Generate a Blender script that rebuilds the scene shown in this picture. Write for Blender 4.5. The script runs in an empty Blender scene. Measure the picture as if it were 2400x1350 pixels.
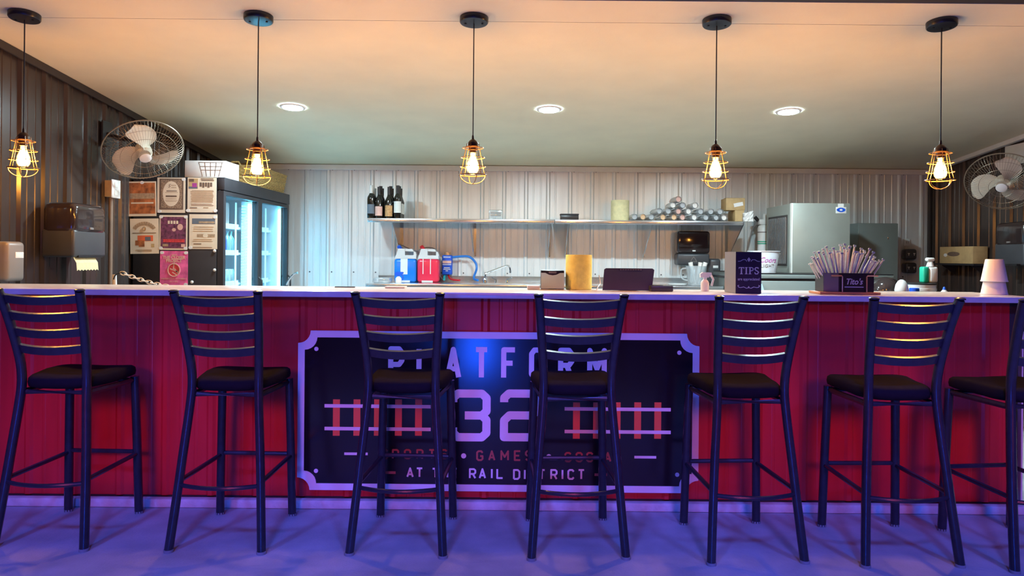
import bpy, bmesh, math, random
from math import pi, sin, cos, radians as R
from mathutils import Vector, Matrix

random.seed(7)
SC = bpy.context.scene
COL = SC.collection

# ------------------------------------------------------------------ camera
FPX, CX, CY, HC, ROLL = 1733.0, 1215.0, 600.0, 1.2575, R(0.5)
cam = bpy.data.cameras.new('camera')
cam.sensor_width = 36.0
cam.lens = FPX / 2400 * 36.0
cam.shift_x = -(CX - 1200) / 2400
cam.shift_y = (CY - 675) / 2400
cam.clip_start = 0.05
camo = bpy.data.objects.new('camera', cam)
COL.objects.link(camo)
camo.location = (0, 0, HC)
camo.rotation_euler = (pi / 2, -ROLL, 0)
SC.camera = camo

# ------------------------------------------------------------------ world, view, patio lights
w = bpy.data.worlds.new('night')
SC.world = w
w.use_nodes = True
w.node_tree.nodes['Background'].inputs[0].default_value = (0.10, 0.08, 0.5, 1)
w.node_tree.nodes['Background'].inputs[1].default_value = 0.06
SC.view_settings.view_transform = 'Standard'
SC.view_settings.look = 'None'
SC.view_settings.exposure = 0.0
SC.view_settings.gamma = 1.0
SC.view_settings.use_curve_mapping = False

BULB_E, DOWN_E, FRIDGE_E = 600.0, 1420.0, 42.0


def spot_light(name, loc, target, angle, blend, color, watts, radius=0.06):
    l = bpy.data.lights.new(name, 'SPOT')
    l.spot_size, l.spot_blend, l.color, l.energy, l.shadow_soft_size = angle, blend, color, watts, radius
    o = bpy.data.objects.new(name, l)
    COL.objects.link(o)
    o.location = loc
    o.rotation_euler = (Vector(target) - Vector(loc)).to_track_quat('-Z', 'Y').to_euler()
    return o


# unseen blue spots over the patio, aimed down at the stools and the floor
for x_ in (-2.6, -0.9, 0.9, 2.6):
    spot_light('patio_spot_light', (x_, 0.2, 3.3), (x_, 2.35, 0.0), R(58), 0.4, (0.06, 0.13, 1.0), 420, 0.20)
for k_ in range(8):  # low pink spots, added to redden the bar front more than the floor
    x_ = -2.45 + k_ * 0.70
    spot_light('pink_fill_spot_light', (x_, -1.0, 1.9), (x_, 3.7, 0.40), R(16.5), 0.9, (1.0, 0.13, 0.25), 235, 0.45)


# ------------------------------------------------------------------ helpers
def P(px, py, Y):
    """point at depth Y that stands at pixel (px, py) of the photograph"""
    u, v = px - CX, py - CY
    a = u * cos(ROLL) + v * sin(ROLL)
    b = -u * sin(ROLL) + v * cos(ROLL)
    return Vector((a * Y / FPX, Y, HC - b * Y / FPX))


def mat(name, col, rough=0.5, metal=0.0, var=0.0, vscale=8.0, bump=0.0, bscale=60.0, emit=None, estr=0.0,
        trans=0.0, alpha=1.0, spec=0.5, stretch=None, coat=0.0):
    m = bpy.data.materials.new(name)
    m.use_nodes = True
    nt = m.node_tree
    b = nt.nodes['Principled BSDF']
    b.inputs['Base Color'].default_value = (*col, 1)
    b.inputs['Roughness'].default_value = rough
    b.inputs['Metallic'].default_value = metal
    b.inputs['Specular IOR Level'].default_value = spec
    b.inputs['Coat Weight'].default_value = coat
    b.inputs['Transmission Weight'].default_value = trans
    b.inputs['Alpha'].default_value = alpha
    if emit:
        b.inputs['Emission Color'].default_value = (*emit, 1)
        b.inputs['Emission Strength'].default_value = estr
    tc = nt.nodes.new('ShaderNodeTexCoord')
    mp = nt.nodes.new('ShaderNodeMapping')
    nt.links.new(tc.outputs['Object'], mp.inputs['Vector'])
    if stretch:
        mp.inputs['Scale'].default_value = stretch
    if var > 0:
        n = nt.nodes.new('ShaderNodeTexNoise')
        n.inputs['Scale'].default_value = vscale
        n.inputs['Detail'].default_value = 5
        nt.links.new(mp.outputs[0], n.inputs['Vector'])
        r = nt.nodes.new('ShaderNodeMapRange')
        r.inputs['From Min'].default_value = 0.3
        r.inputs['From Max'].default_value = 0.7
        r.inputs['To Min'].default_value = 1 - var
        r.inputs['To Max'].default_value = 1 + var
        nt.links.new(n.outputs['Fac'], r.inputs['Value'])
        mx = nt.nodes.new('ShaderNodeMix')
        mx.data_type = 'RGBA'
        mx.blend_type = 'MULTIPLY'
        mx.inputs[0].default_value = 1
        mx.inputs[6].default_value = (*col, 1)
        nt.links.new(r.outputs[0], mx.inputs[7])
        nt.links.new(mx.outputs[2], b.inputs['Base Color'])
    if bump > 0:
        n2 = nt.nodes.new('ShaderNodeTexNoise')
        n2.inputs['Scale'].default_value = bscale
        n2.inputs['Detail'].default_value = 3
        nt.links.new(mp.outputs[0], n2.inputs['Vector'])
        bp = nt.nodes.new('ShaderNodeBump')
        bp.inputs['Strength'].default_value = bump
        bp.inputs['Distance'].default_value = 0.01
        nt.links.new(n2.outputs['Fac'], bp.inputs['Height'])
        nt.links.new(bp.outputs[0], b.inputs['Normal'])
    return m


def clear_mat(name, tint, gloss=0.12, rough=0.03, frost=0.0, glow=None, gstr=0.0):
    """thin clear sheet: tinted see-through, a little reflection, optional haze and glow"""
    m = bpy.data.materials.new(name)
    m.use_nodes = True
    nt = m.node_tree
    nt.nodes.clear()
    out = nt.nodes.new('ShaderNodeOutputMaterial')
    t = nt.nodes.new('ShaderNodeBsdfTransparent')
    t.inputs[0].default_value = (*tint, 1)
    g = nt.nodes.new('ShaderNodeBsdfGlossy')
    g.inputs['Roughness'].default_value = rough
    mix = nt.nodes.new('ShaderNodeMixShader')
    lw = nt.nodes.new('ShaderNodeLayerWeight')
    lw.inputs[0].default_value = 0.35
    mr = nt.nodes.new('ShaderNodeMapRange')
    mr.inputs['To Min'].default_value = gloss * 0.4
    mr.inputs['To Max'].default_value = min(1, gloss * 4)
    nt.links.new(lw.outputs['Facing'], mr.inputs['Value'])
    nt.links.new(mr.outputs[0], mix.inputs[0])
    nt.links.new(t.outputs[0], mix.inputs[1])
    nt.links.new(g.outputs[0], mix.inputs[2])
    last = mix
    if frost > 0:
        d = nt.nodes.new('ShaderNodeBsdfDiffuse')
        d.inputs[0].default_value = (*[min(1, c * 1.0) for c in tint], 1)
        m2 = nt.nodes.new('ShaderNodeMixShader')
        m2.inputs[0].default_value = frost
        nt.links.new(last.outputs[0], m2.inputs[1])
        nt.links.new(d.outputs[0], m2.inputs[2])
        last = m2
    if glow:
        e = nt.nodes.new('ShaderNodeEmission')
        e.inputs[0].default_value = (*glow, 1)
        e.inputs[1].default_value = gstr
        ad = nt.nodes.new('ShaderNodeAddShader')
        nt.links.new(last.outputs[0], ad.inputs[0])
        nt.links.new(e.outputs[0], ad.inputs[1])
        last = ad
    nt.links.new(last.outputs[0], out.inputs[0])
    return m


def emat(name, col, strength):
    m = bpy.data.materials.new(name)
    m.use_nodes = True
    nt = m.node_tree
    nt.nodes.clear()
    o = nt.nodes.new('ShaderNodeOutputMaterial')
    e = nt.nodes.new('ShaderNodeEmission')
    e.inputs[0].default_value = (*col, 1)
    e.inputs[1].default_value = strength
    nt.links.new(e.outputs[0], o.inputs[0])
    return m


def frame_from(d):
    d = Vector(d).normalized()
    up = Vector((0, 0, 1)) if abs(d.z) < 0.95 else Vector((1, 0, 0))
    x = up.cross(d).normalized()
    return x, d.cross(x).normalized(), d


class MB:
    def __init__(self):
        self.v, self.f, self.k = [], [], 0

    def add(self, vs, fs):
        o = len(self.v)
        self.v += [Vector(p) for p in vs]
        self.f += [tuple(i + o for i in f) for f in fs]
        return self

    def box(self, lo, hi, M=None):
        x0, y0, z0 = lo
        x1, y1, z1 = hi
        vs = [Vector(p) for p in ((x0, y0, z0), (x1, y0, z0), (x1, y1, z0), (x0, y1, z0),
                                  (x0, y0, z1), (x1, y0, z1), (x1, y1, z1), (x0, y1, z1))]
        if M is not None:
            vs = [M @ p for p in vs]
        return self.add(vs, [(0, 3, 2, 1), (4, 5, 6, 7), (0, 1, 5, 4), (1, 2, 6, 5), (2, 3, 7, 6), (3, 0, 4, 7)])

    def rbox(self, lo, hi, r=0.01, M=None, seg=2):
        bm = bmesh.new()
        t = MB().box(lo, hi)
        bv = [bm.verts.new(p) for p in t.v]
        for f in t.f:
            bm.faces.new([bv[i] for i in f])
        bmesh.ops.bevel(bm, geom=list(bm.edges), offset=r, segments=seg, profile=0.5, affect='EDGES')
        bm.verts.index_update()
        vs = [v.co.copy() for v in bm.verts]
        fs = [tuple(v.index for v in f.verts) for f in bm.faces]
        bm.free()
        if M is not None:
            vs = [M @ p for p in vs]
        return self.add(vs, fs)

    def cyl(self, p0, p1, r0, r1=None, n=16, caps=True):
        r1 = r0 if r1 is None else r1
        p0, p1 = Vector(p0), Vector(p1)
        x, y, d = frame_from(p1 - p0)
        vs = []
        for p, r in ((p0, r0), (p1, r1)):
            vs += [p + (x * cos(2 * pi * i / n) + y * sin(2 * pi * i / n)) * r for i in range(n)]
        fs = [(i, (i + 1) % n, n + (i + 1) % n, n + i) for i in range(n)]
        if caps:
            fs += [tuple(range(n - 1, -1, -1)), tuple(range(n, 2 * n))]
        return self.add(vs, fs)

    def tube(self, path, r, n=8, closed=False, ry=None, ref=None):
        """swept tube along a path; r may be a list; ry gives an oval section; ref pins the section's first axis"""
        path = [Vector(p) for p in path]
        m = len(path)
        rs = r if isinstance(r, (list, tuple)) else [r] * m
        vs = []
        px = None
        for i, p in enumerate(path):
            if closed:
                d = path[(i + 1) % m] - path[i - 1]
            else:
                d = path[min(i + 1, m - 1)] - path[max(i - 1, 0)]
            d.normalize()
            if ref is not None:
                x = Vector(ref) - d * Vector(ref).dot(d)
            elif px is None:
                x = frame_from(d)[0]
            else:
                x = px - d * px.dot(d)
            x.normalize()
            px = x
            y = d.cross(x)
            k = (ry / rs[i]) if ry else 1
            vs += [p + (x * cos(2 * pi * j / n) + y * sin(2 * pi * j / n) * k) * rs[i] for j in range(n)]
        fs = []
        for i in range(m if closed else m - 1):
            a, b = i * n, ((i + 1) % m) * n
            fs += [(a + j, a + (j + 1) % n, b + (j + 1) % n, b + j) for j in range(n)]
        if not closed:
            fs += [tuple(range(n - 1, -1, -1)), tuple(range((m - 1) * n, m * n))]
        return self.add(vs, fs)

    def lathe(self, prof, n=20, M=None, caps=True):
        """profile of (radius, height) about local z, placed by matrix M"""
        M = M or Matrix()
        vs = [M @ Vector((r * cos(2 * pi * j / n), r * sin(2 * pi * j / n), z)) for r, z in prof for j in range(n)]
        fs = []
        for i in range(len(prof) - 1):
            a, b = i * n, (i + 1) * n
            fs += [(a + j, a + (j + 1) % n, b + (j + 1) % n, b + j) for j in range(n)]
        if caps:
            fs += [tuple(range(n - 1, -1, -1)), tuple(range((len(prof) - 1) * n, len(prof) * n))]
        return self.add(vs, fs)

    def prism(self, pts, M, t):
        """polygon (x, y) pulled from local z=0 to z=t"""
        n = len(pts)
        vs = [M @ Vector((x, y, 0)) for x, y in pts] + [M @ Vector((x, y, t)) for x, y in pts]
        fs = [tuple(range(n - 1, -1, -1)), tuple(range(n, 2 * n))]
        fs += [(i, (i + 1) % n, n + (i + 1) % n, n + i) for i in range(n)]
        return self.add(vs, fs)

    def ribbon(self, pts, wd, M, t, closed=False):
        """flat stroke of width wd along (x, y) points with mitred corners, thickness t"""
        n = len(pts)
        for i in range(n if closed else n - 1):
            p, q = Vector(pts[i]), Vector(pts[(i + 1) % n])
            d = (q - p).normalized()
            m = Vector((-d.y, d.x)) * (wd / 2)
            self.prism([p - m, q - m, q + m, p + m], M, t + self.k * 7e-5)
            self.k += 1
        for i in range(0 if closed else 1, n if closed else n - 1):
            p = Vector(pts[i])
            self.prism([p + Vector((cos(2 * pi * j / 12), sin(2 * pi * j / 12))) * (wd / 2) for j in range(12)], M, t + self.k * 7e-5)
            self.k += 1
        return self


def wmat(o):
    return o.matrix_basis if o.parent is None else wmat(o.parent) @ o.matrix_basis


def build(name, mb, material, parent=None, smooth=True, local=False, angle=40):
    me = bpy.data.meshes.new(name)
    vs = mb.v
    if parent is not None and not local:
        inv = wmat(parent).inverted()
        vs = [inv @ p for p in vs]
    me.from_pydata([tuple(p) for p in vs], [], mb.f)
    me.materials.append(material)
    if smooth:
        me.shade_smooth()
        me.set_sharp_from_angle(angle=R(angle))
    me.update()
    o = bpy.data.objects.new(name, me)
    COL.objects.link(o)
    if parent is not None:
        o.parent = parent
    return o


def thing(name, label, cat, loc=(0, 0, 0), rz=0.0, group=None):
    o = bpy.data.objects.new(name, None)
    o.empty_display_size = 0.05
    COL.objects.link(o)
    o.location = loc
    o.rotation_euler = (0, 0, rz)
    return tag(o, label, cat, group)


def tag(o, label, cat, group=None):
    o['label'] = label
    o['category'] = cat
    if group:
        o['group'] = group
    return o


def single(name, mb, material, label, cat, group=None, base=None, smooth=True):
    """a thing that is one mesh, its origin at its base"""
    if base is None:
        xs = [p.x for p in mb.v]
        ys = [p.y for p in mb.v]
        zs = [p.z for p in mb.v]
        base = ((min(xs) + max(xs)) / 2, (min(ys) + max(ys)) / 2, min(zs))
    b = Vector(base)
    mb.v = [p - b for p in mb.v]
    o = build(name, mb, material, smooth=smooth)
    o.location = b
    return tag(o, label, cat, group)


def struct(name, mb, material, smooth=False):
    o = build(name, mb, material, smooth=smooth)
    o['kind'] = 'structure'
    return o


def copy_tree(o, parent=None):
    c = o.copy()
    COL.objects.link(c)
    c.parent = parent
    for ch in list(o.children):
        copy_tree(ch, c)
    return c


def text_mb(s, size, M, ext=0.0006, sx=1.0, shear=0.0, space=1.0, align='CENTER', offset=0.0):
    """lettering as a mesh: text in local xy, thickness on local z, placed by M"""
    cu = bpy.data.curves.new('lettering', 'FONT')
    cu.body = s
    cu.size = size
    cu.align_x = align
    cu.align_y = 'CENTER'
    cu.extrude = ext
    cu.shear = shear
    cu.space_character = space
    cu.offset = offset
    cu.resolution_u = 3
    to = bpy.data.objects.new('lettering', cu)
    COL.objects.link(to)
    dg = bpy.context.evaluated_depsgraph_get()
    me = bpy.data.meshes.new_from_object(to.evaluated_get(dg))
    mb = MB()
    S = Matrix.Diagonal((sx, 1, 1, 1))
    mb.add([M @ (S @ v.co) for v in me.vertices], [tuple(p.vertices) for p in me.polygons])
    bpy.data.objects.remove(to)
    bpy.data.curves.remove(cu)
    bpy.data.meshes.remove(me)
    return mb


def facing(loc, rz=0.0, tilt=0.0):
    """matrix whose local x runs right, y up and z towards the viewer (-Y) at loc"""
    return Matrix.Translation(loc) @ Matrix.Rotation(rz, 4, 'Z') @ Matrix.Rotation(pi / 2 + tilt, 4, 'X')


def smoothpath(pts, k=6):
    pts = [Vector(p) for p in pts]
    out = []
    for i in range(len(pts) - 1):
        p0 = pts[max(i - 1, 0)]
        p1, p2 = pts[i], pts[i + 1]
        p3 = pts[min(i + 2, len(pts) - 1)]
        for j in range(k):
            t = j / k
            out.append(0.5 * ((2 * p1) + (p2 - p0) * t + (2 * p0 - 5 * p1 + 4 * p2 - p3) * t * t
                              + (3 * p1 - p0 - 3 * p2 + p3) * t ** 3))
    out.append(pts[-1])
    return out


# ------------------------------------------------------------------ materials
M = {
    'concrete': mat('patio_concrete', (0.40, 0.38, 0.40), 0.62, var=0.18, vscale=5, bump=0.25, bscale=90),
    'kerb': mat('kerb_concrete', (0.62, 0.60, 0.60), 0.7, var=0.15, vscale=14, bump=0.3, bscale=50),
    'ceiling': mat('cream_ceiling_board', (0.80, 0.73, 0.50), 0.75, var=0.04, vscale=3, bump=0.08, bscale=120),
    'galv': mat('galvanised_sheet', (0.78, 0.80, 0.80), 0.36, 0.30, var=0.06, vscale=3, stretch=(6, 6, 0.6)),
    'brown_metal': mat('dark_bronze_sheet', (0.055, 0.043, 0.040), 0.24, 0.25, var=0.15, vscale=3, stretch=(3, 3, 0.4)),
    'red_metal': mat('red_sheet', (0.58, 0.022, 0.030), 0.38, 0.0, var=0.10, vscale=3, stretch=(5, 5, 0.5)),
    'trim_white': mat('cream_trim', (0.72, 0.70, 0.64), 0.5, var=0.05),
    'trim_dark': mat('dark_trim', (0.035, 0.030, 0.030), 0.5, var=0.1),
    'counter': mat('pale_counter_laminate', (0.78, 0.76, 0.74), 0.22, var=0.06, vscale=20),
    'stool': mat('black_powder_coat', (0.030, 0.032, 0.045), 0.22, 0.25, var=0.12, vscale=30, bump=0.05, bscale=300),
    'seat': mat('black_vinyl', (0.008, 0.008, 0.013), 0.75, spec=0.08, var=0.1, vscale=30, bump=0.05, bscale=200),
    'rubber': mat('grey_glide', (0.25, 0.25, 0.26), 0.6, var=0.05),
    'sign_black': mat('gloss_black_sign', (0.010, 0.009, 0.012), 0.17, var=0.1, spec=0.6),
    'sign_white': mat('white_sign_vinyl', (0.80, 0.80, 0.82), 0.45, var=0.03),
    'sign_orange': mat('orange_sign_vinyl', (0.85, 0.16, 0.06), 0.45, var=0.05),
    'sign_brown': mat('rust_sign_vinyl', (0.42, 0.10, 0.06), 0.45, var=0.08),
    'black': mat('black_plastic', (0.020, 0.019, 0.021), 0.35, var=0.1, vscale=20),
    'black_matt': mat('black_painted_metal', (0.022, 0.020, 0.024), 0.55, var=0.15, vscale=10),
    'smoke': mat('smoked_plastic', (0.035, 0.024, 0.024), 0.12, var=0.1, vscale=10, coat=0.4),
    'smoke_low': mat('dark_grey_plastic', (0.060, 0.062, 0.070), 0.35, var=0.08),
    'grey': mat('grey_plastic', (0.22, 0.20, 0.19), 0.4, var=0.05),
    'steel': mat('stainless', (0.62, 0.63, 0.65), 0.22, 0.9, var=0.06, vscale=4, stretch=(1, 8, 8)),
    'steel_grey': mat('grey_painted_steel', (0.33, 0.35, 0.31), 0.42, 0.3, var=0.05, vscale=5),
    'steel_teal': mat('teal_grey_panel', (0.20, 0.235, 0.225), 0.45, 0.2, var=0.06, vscale=5),
    'chrome': mat('chrome', (0.75, 0.76, 0.78), 0.12, 1.0, var=0.02),
    'bronze': mat('bronze_wire', (0.26, 0.15, 0.07), 0.38, 0.6, var=0.1, vscale=40),
    'bronze_dark': mat('dark_bronze_cap', (0.07, 0.045, 0.032), 0.4, 0.5, var=0.1, vscale=40),
    'canopy': mat('black_canopy', (0.030, 0.032, 0.038), 0.28, 0.4, var=0.08),
    'cord': mat('black_cord', (0.02, 0.018, 0.018), 0.6, var=0.05),
    'fan_blade': mat('cream_fan_blade', (0.66, 0.60, 0.48), 0.45, var=0.08, vscale=10),
    'fan_wire': mat('fan_guard_wire', (0.33, 0.27, 0.20), 0.4, 0.7, var=0.08),
    'white': mat('white_plastic', (0.80, 0.80, 0.78), 0.4, var=0.03),
    'paper': mat('cream_paper', (0.78, 0.66, 0.50), 0.8, var=0.06, vscale=12),
    'ink': mat('brown_ink', (0.16, 0.10, 0.07), 0.8, var=0.15, vscale=60),
    'ink_soft': mat('faded_ink', (0.42, 0.29, 0.18), 0.8, var=0.2, vscale=60),
    'rust_print': mat('rust_print', (0.42, 0.13, 0.04), 0.7, var=0.65, vscale=22),
    'pink_print': mat('pink_print', (0.80, 0.13, 0.36), 0.7, var=0.35, vscale=16),
    'plum_print': mat('plum_print', (0.17, 0.045, 0.10), 0.7, var=0.7, vscale=40),
    'red_print': mat('red_print', (0.62, 0.05, 0.06), 0.7, var=0.3, vscale=60),
    'ornate': mat('ornate_border_print', (0.30, 0.20, 0.13), 0.8, var=0.75, vscale=150),
    'kraft': mat('kraft_cardboard', (0.52, 0.36, 0.17), 0.75, var=0.10, vscale=20),
    'roll': mat('yellow_kraft_roll', (0.92, 0.86, 0.26), 0.8, var=0.10, vscale=30, bump=0.2, bscale=150),
    'roll_pale': mat('pale_paper_roll', (0.66, 0.60, 0.34), 0.8, var=0.1, vscale=30),
    'wicker': mat('wicker', (0.55, 0.38, 0.14), 0.65, var=0.35, vscale=60),
    'wine': mat('dark_wine_glass', (0.012, 0.012, 0.010), 0.08, var=0.05, coat=0.5),
    'lab_white': mat('white_label', (0.75, 0.76, 0.72), 0.6, var=0.03),
    'lab_blue': mat('slate_label', (0.13, 0.16, 0.20), 0.6, var=0.1),
    'lab_pink': mat('peach_label', (0.75, 0.45, 0.38), 0.6, var=0.08),
    'lab_gold': mat('gold_label', (0.55, 0.30, 0.12), 0.5, var=0.25, vscale=60),
    'blue_liq': mat('blue_liquid_jug', (0.01, 0.20, 0.75), 0.25, var=0.05),
    'red_liq': mat('red_liquid_jug', (0.80, 0.03, 0.08), 0.25, var=0.05),
    'jug': mat('milky_jug_plastic', (0.66, 0.66, 0.66), 0.35, var=0.04),
    'blue': mat('blue_plastic', (0.01, 0.09, 0.60), 0.35, var=0.05),
    'blue_hose': mat('blue_hose', (0.02, 0.18, 0.60), 0.35, var=0.05),
    'red_hose': mat('red_hose', (0.60, 0.02, 0.03), 0.35, var=0.05),
    'teal_hose': mat('teal_hose', (0.02, 0.48, 0.52), 0.35, var=0.05),
    'green': mat('green_plastic', (0.02, 0.48, 0.30), 0.35, var=0.05),
    'wood': mat('orange_wood', (0.55, 0.22, 0.08), 0.5, var=0.2, vscale=15, stretch=(1, 8, 8)),
    'copper': mat('copper_rod', (0.75, 0.42, 0.22), 0.3, 0.6, var=0.05),
    'cup': mat('white_cup', (0.82, 0.78, 0.74), 0.5, var=0.03),
    'straw': mat('straw_wrapper', (0.72, 0.67, 0.62), 0.7, var=0.15, vscale=60),
    'print_white': mat('white_print', (0.72, 0.70, 0.74), 0.5, var=0.05),
    'print_purple': mat('purple_print', (0.42, 0.06, 0.30), 0.6, var=0.05),
    'tin': mat('white_tin_bucket', (0.74, 0.76, 0.80), 0.35, 0.2, var=0.03),
    'led': emat('cooler_led_tube', (0.14, 0.66, 1.0), FRIDGE_E),
    'led_dot': emat('cooler_led_gleam_dots', (0.30, 0.80, 1.0), 3.0),
    'fridge_in': mat('cooler_liner', (0.62, 0.70, 0.74), 0.35, var=0.04),
    'glass': clear_mat('clear_glass', (0.93, 0.97, 0.98), 0.035, 0.02),
    'clear_plastic': clear_mat('clear_plastic', (0.86, 0.90, 0.92), 0.20, 0.12, frost=0.22),
    'wrap': clear_mat('crinkled_wrap', (0.88, 0.92, 0.95), 0.26, 0.16, frost=0.25),
    'bulb_glass': clear_mat('amber_bulb_glass', (1.0, 0.93, 0.80), 0.06, 0.03, glow=(1.0, 0.50, 0.08), gstr=6.0),
    'filament': emat('hot_filament', (1.0, 0.44, 0.07), BULB_E),
    'downlight': emat('downlight_lens', (0.66, 0.90, 1.0), DOWN_E),
    'uplight': emat('blue_uplight_lens', (0.01, 0.09, 1.0), 70.0),
    'conduit': mat('brown_painted_pipe', (0.20, 0.13, 0.09), 0.5, var=0.1),
    'screw': mat('dark_screw', (0.12, 0.12, 0.13), 0.5, 0.5, var=0.05),
}

for n_ in ('led_dot', 'bulb_glass'):        # faint glows: seen, but too weak to sample as lights
    M[n_].cycles.emission_sampling = 'NONE'

# ------------------------------------------------------------------ the setting
YB = 7.70                       # back wall
XL, XR = -3.05, 4.29            # side walls
YF, DF = 3.69, 3.62             # face of the bar, front edge of the worktop


def ceil_z(y):
    return 2.523 - 0.0883 * (y - 3.93)


struct('floor', MB().box((-7, -4.5, -0.12), (8, YB + 0.15, 0.0)), M['concrete'])

# ceiling in two boards with a fine joint between them, sloping down to the back
for k, (ya, yb) in enumerate(((3.71, 3.98), (3.984, YB + 0.12))):
    za, zb = ceil_z(ya), ceil_z(yb)
    mb = MB()
    mb.add([(XL - .1, ya, za), (XR + .1, ya, za), (XR + .1, yb, zb), (XL - .1, yb, zb),
            (XL - .1, ya, za + .06), (XR + .1, ya, za + .06), (XR + .1, yb, zb + .06), (XL - .1, yb, zb + .06)],
           [(0, 3, 2, 1), (4, 5, 6, 7), (0, 1, 5, 4), (1, 2, 6, 5), (2, 3, 7, 6), (3, 0, 4, 7)])
    if k == 0:
        ceil = struct('ceiling', mb, M['ceiling'])
    else:
        build('ceiling_board', mb, M['ceiling'], ceil, smooth=False)


def rib_profile(width, pitch=0.2286, first=0.1143, h=0.019, minor=0.0035):
    """outline (s, height) of a ribbed sheet"""
    pts = [(0.0, 0.0)]
    c = first
    while c < width - 0.02:
        pts += [(c - .023, 0), (c - .010, h), (c + .010, h), (c + .023, 0)]
        for m_ in (c + pitch / 3, c + 2 * pitch / 3):
            if m_ < width - 0.012:
                pts += [(m_ - .009, 0), (m_ - .005, minor), (m_ + .005, minor), (m_ + .009, 0)]
        c += pitch
    pts.append((width, 0.0))
    out = [pts[0]]
    for p in pts[1:]:
        if p[0] > out[-1][0] + 1e-5:
            out.append(p)
    return out


def sheet(name, parent, material, origin, along, normal, width, z0, z1s, z1e, h=0.019):
    """ribbed sheet from origin along a direction, ribs standing out on normal; top may slope"""
    o, a, n = Vector(origin), Vector(along), Vector(normal)
    prof = rib_profile(width, h=h, minor=h * .18)
    mb = MB()
    k = len(prof)
    vs = []
    for s, h in prof:
        p = o + a * s + n * h
        vs.append(Vector((p.x, p.y, z0)))
    for s, h in prof:
        p = o + a * s + n * h
        vs.append(Vector((p.x, p.y, z1s + (z1e - z1s) * s / width)))
    mb.add(vs, [(i, i + 1, k + i + 1, k + i) for i in range(k - 1)])
    return build(name, mb, material, parent, smooth=False)


# back wall: backing, then overlapping ribbed sheets
wb = struct('wall_back', MB().box((XL - .1, YB, 0), (XR + .1, YB + .1, ceil_z(YB) + .02)), M['galv'])
x0 = 0.0753 - 0.1143 - 0.2286 * 14
while x0 < XR:
    a0, a1 = max(x0, XL), min(x0 + 0.9144, XR)
    if a0 == x0 and a1 - a0 > 0.1:
        sheet('metal_sheet', wb, M['galv'], (a0, YB - .002, 0), (1, 0, 0), (0, -1, 0), a1 - a0, 0, 2.19, 2.19)
    x0 += 0.9144
scr = MB()
for zz in (1.075, 2.14):
    xx = 0.0753 + 0.04 - 0.2286 * 13
    while xx < XR - 0.1:
        scr.cyl((xx, YB - .003, zz), (xx, YB - .009, zz), .008, n=6)
        xx += 0.2286
so = build('screws', scr, M['screw'], wb)
so['kind'] = 'stuff'

wl = struct('wall_left', MB().add(
    [(XL, 3.2, 0), (XL, YB, 0), (XL, YB, ceil_z(YB)), (XL, 3.2, ceil_z(3.2)),
     (XL - .1, 3.2, 0), (XL - .1, YB, 0), (XL - .1, YB, ceil_z(YB)), (XL - .1, 3.2, ceil_z(3.2))],
    [(0, 3, 2, 1), (4, 5, 6, 7), (0, 1, 5, 4), (1, 2, 6, 5), (2, 3, 7, 6), (3, 0, 4, 7)]), M['brown_metal'])
for k in range(5):
    ya = 3.25 + k * 0.9144
    wd = min(0.9144, YB - ya)
    sheet('metal_sheet', wl, M['brown_metal'], (XL + .002, ya, 0), (0, 1, 0), (1, 0, 0), wd, 0,
          ceil_z(ya) - .01, ceil_z(ya + wd) - .01)
wr = struct('wall_right', MB().add(
    [(XR, 3.7, 0), (XR, YB, 0), (XR, YB, ceil_z(YB)), (XR, 3.7, ceil_z(3.7)),
     (XR + .1, 3.7, 0), (XR + .1, YB, 0), (XR + .1, YB, ceil_z(YB)), (XR + .1, 3.7, ceil_z(3.7))],
    [(0, 1, 2, 3), (4, 7, 6, 5), (0, 4, 5, 1), (1, 5, 6, 2), (2, 6, 7, 3), (3, 7, 4, 0)]), M['brown_metal'])
for k in range(4):
    ya = 4.04 + k * 0.9144
    wd = min(0.9144, YB - ya)
    sheet('metal_sheet', wr, M['brown_metal'], (XR - .002, ya, 0), (0, 1, 0), (-1, 0, 0), wd, 0,
          ceil_z(ya) - .01, ceil_z(ya + wd) - .01)

# trims at the wall heads, corner posts
def slope_bar(ya, yb, xa, xb, dz0, dz1):
    mb = MB()
    mb.add([(xa, ya, ceil_z(ya) + dz0), (xb, ya, ceil_z(ya) + dz0), (xb, yb, ceil_z(yb) + dz0), (xa, yb, ceil_z(yb) + dz0),
            (xa, ya, ceil_z(ya) + dz1), (xb, ya, ceil_z(ya) + dz1), (xb, yb, ceil_z(yb) + dz1), (xa, yb, ceil_z(yb) + dz1)],
           [(0, 3, 2, 1), (4, 5, 6, 7), (0, 1, 5, 4), (1, 2, 6, 5), (2, 3, 7, 6), (3, 0, 4, 7)])
    return mb


struct('trim_1', MB().rbox((XL + .03, YB - .05, 2.135), (XR - .03, YB - .022, ceil_z(YB) - .001), .006), M['trim_white'])
struct('trim_2', slope_bar(3.72, YB - .06, XL + .022, XL + .035, -.05, -.002), M['trim_dark'])
struct('trim_3', slope_bar(4.1, YB - .06, XR - .06, XR - .022, -.04, -.002), M['trim_white'])
struct('trim_4', MB().rbox((XR - .05, YB - .06, 0), (XR - .022, YB - .022, 2.13), .006), M['trim_dark'])
struct('trim_5', MB().box((XR - .034, 4.9, 2.08), (XR - .022, 6.48, ceil_z(6.48) - .045)), M['trim_white'])
# header beam over the serving opening
struct('trim_6', MB().box((-4.5, 3.51, 2.545), (6.0, 3.71, 3.3)), M['trim_dark'])

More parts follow.
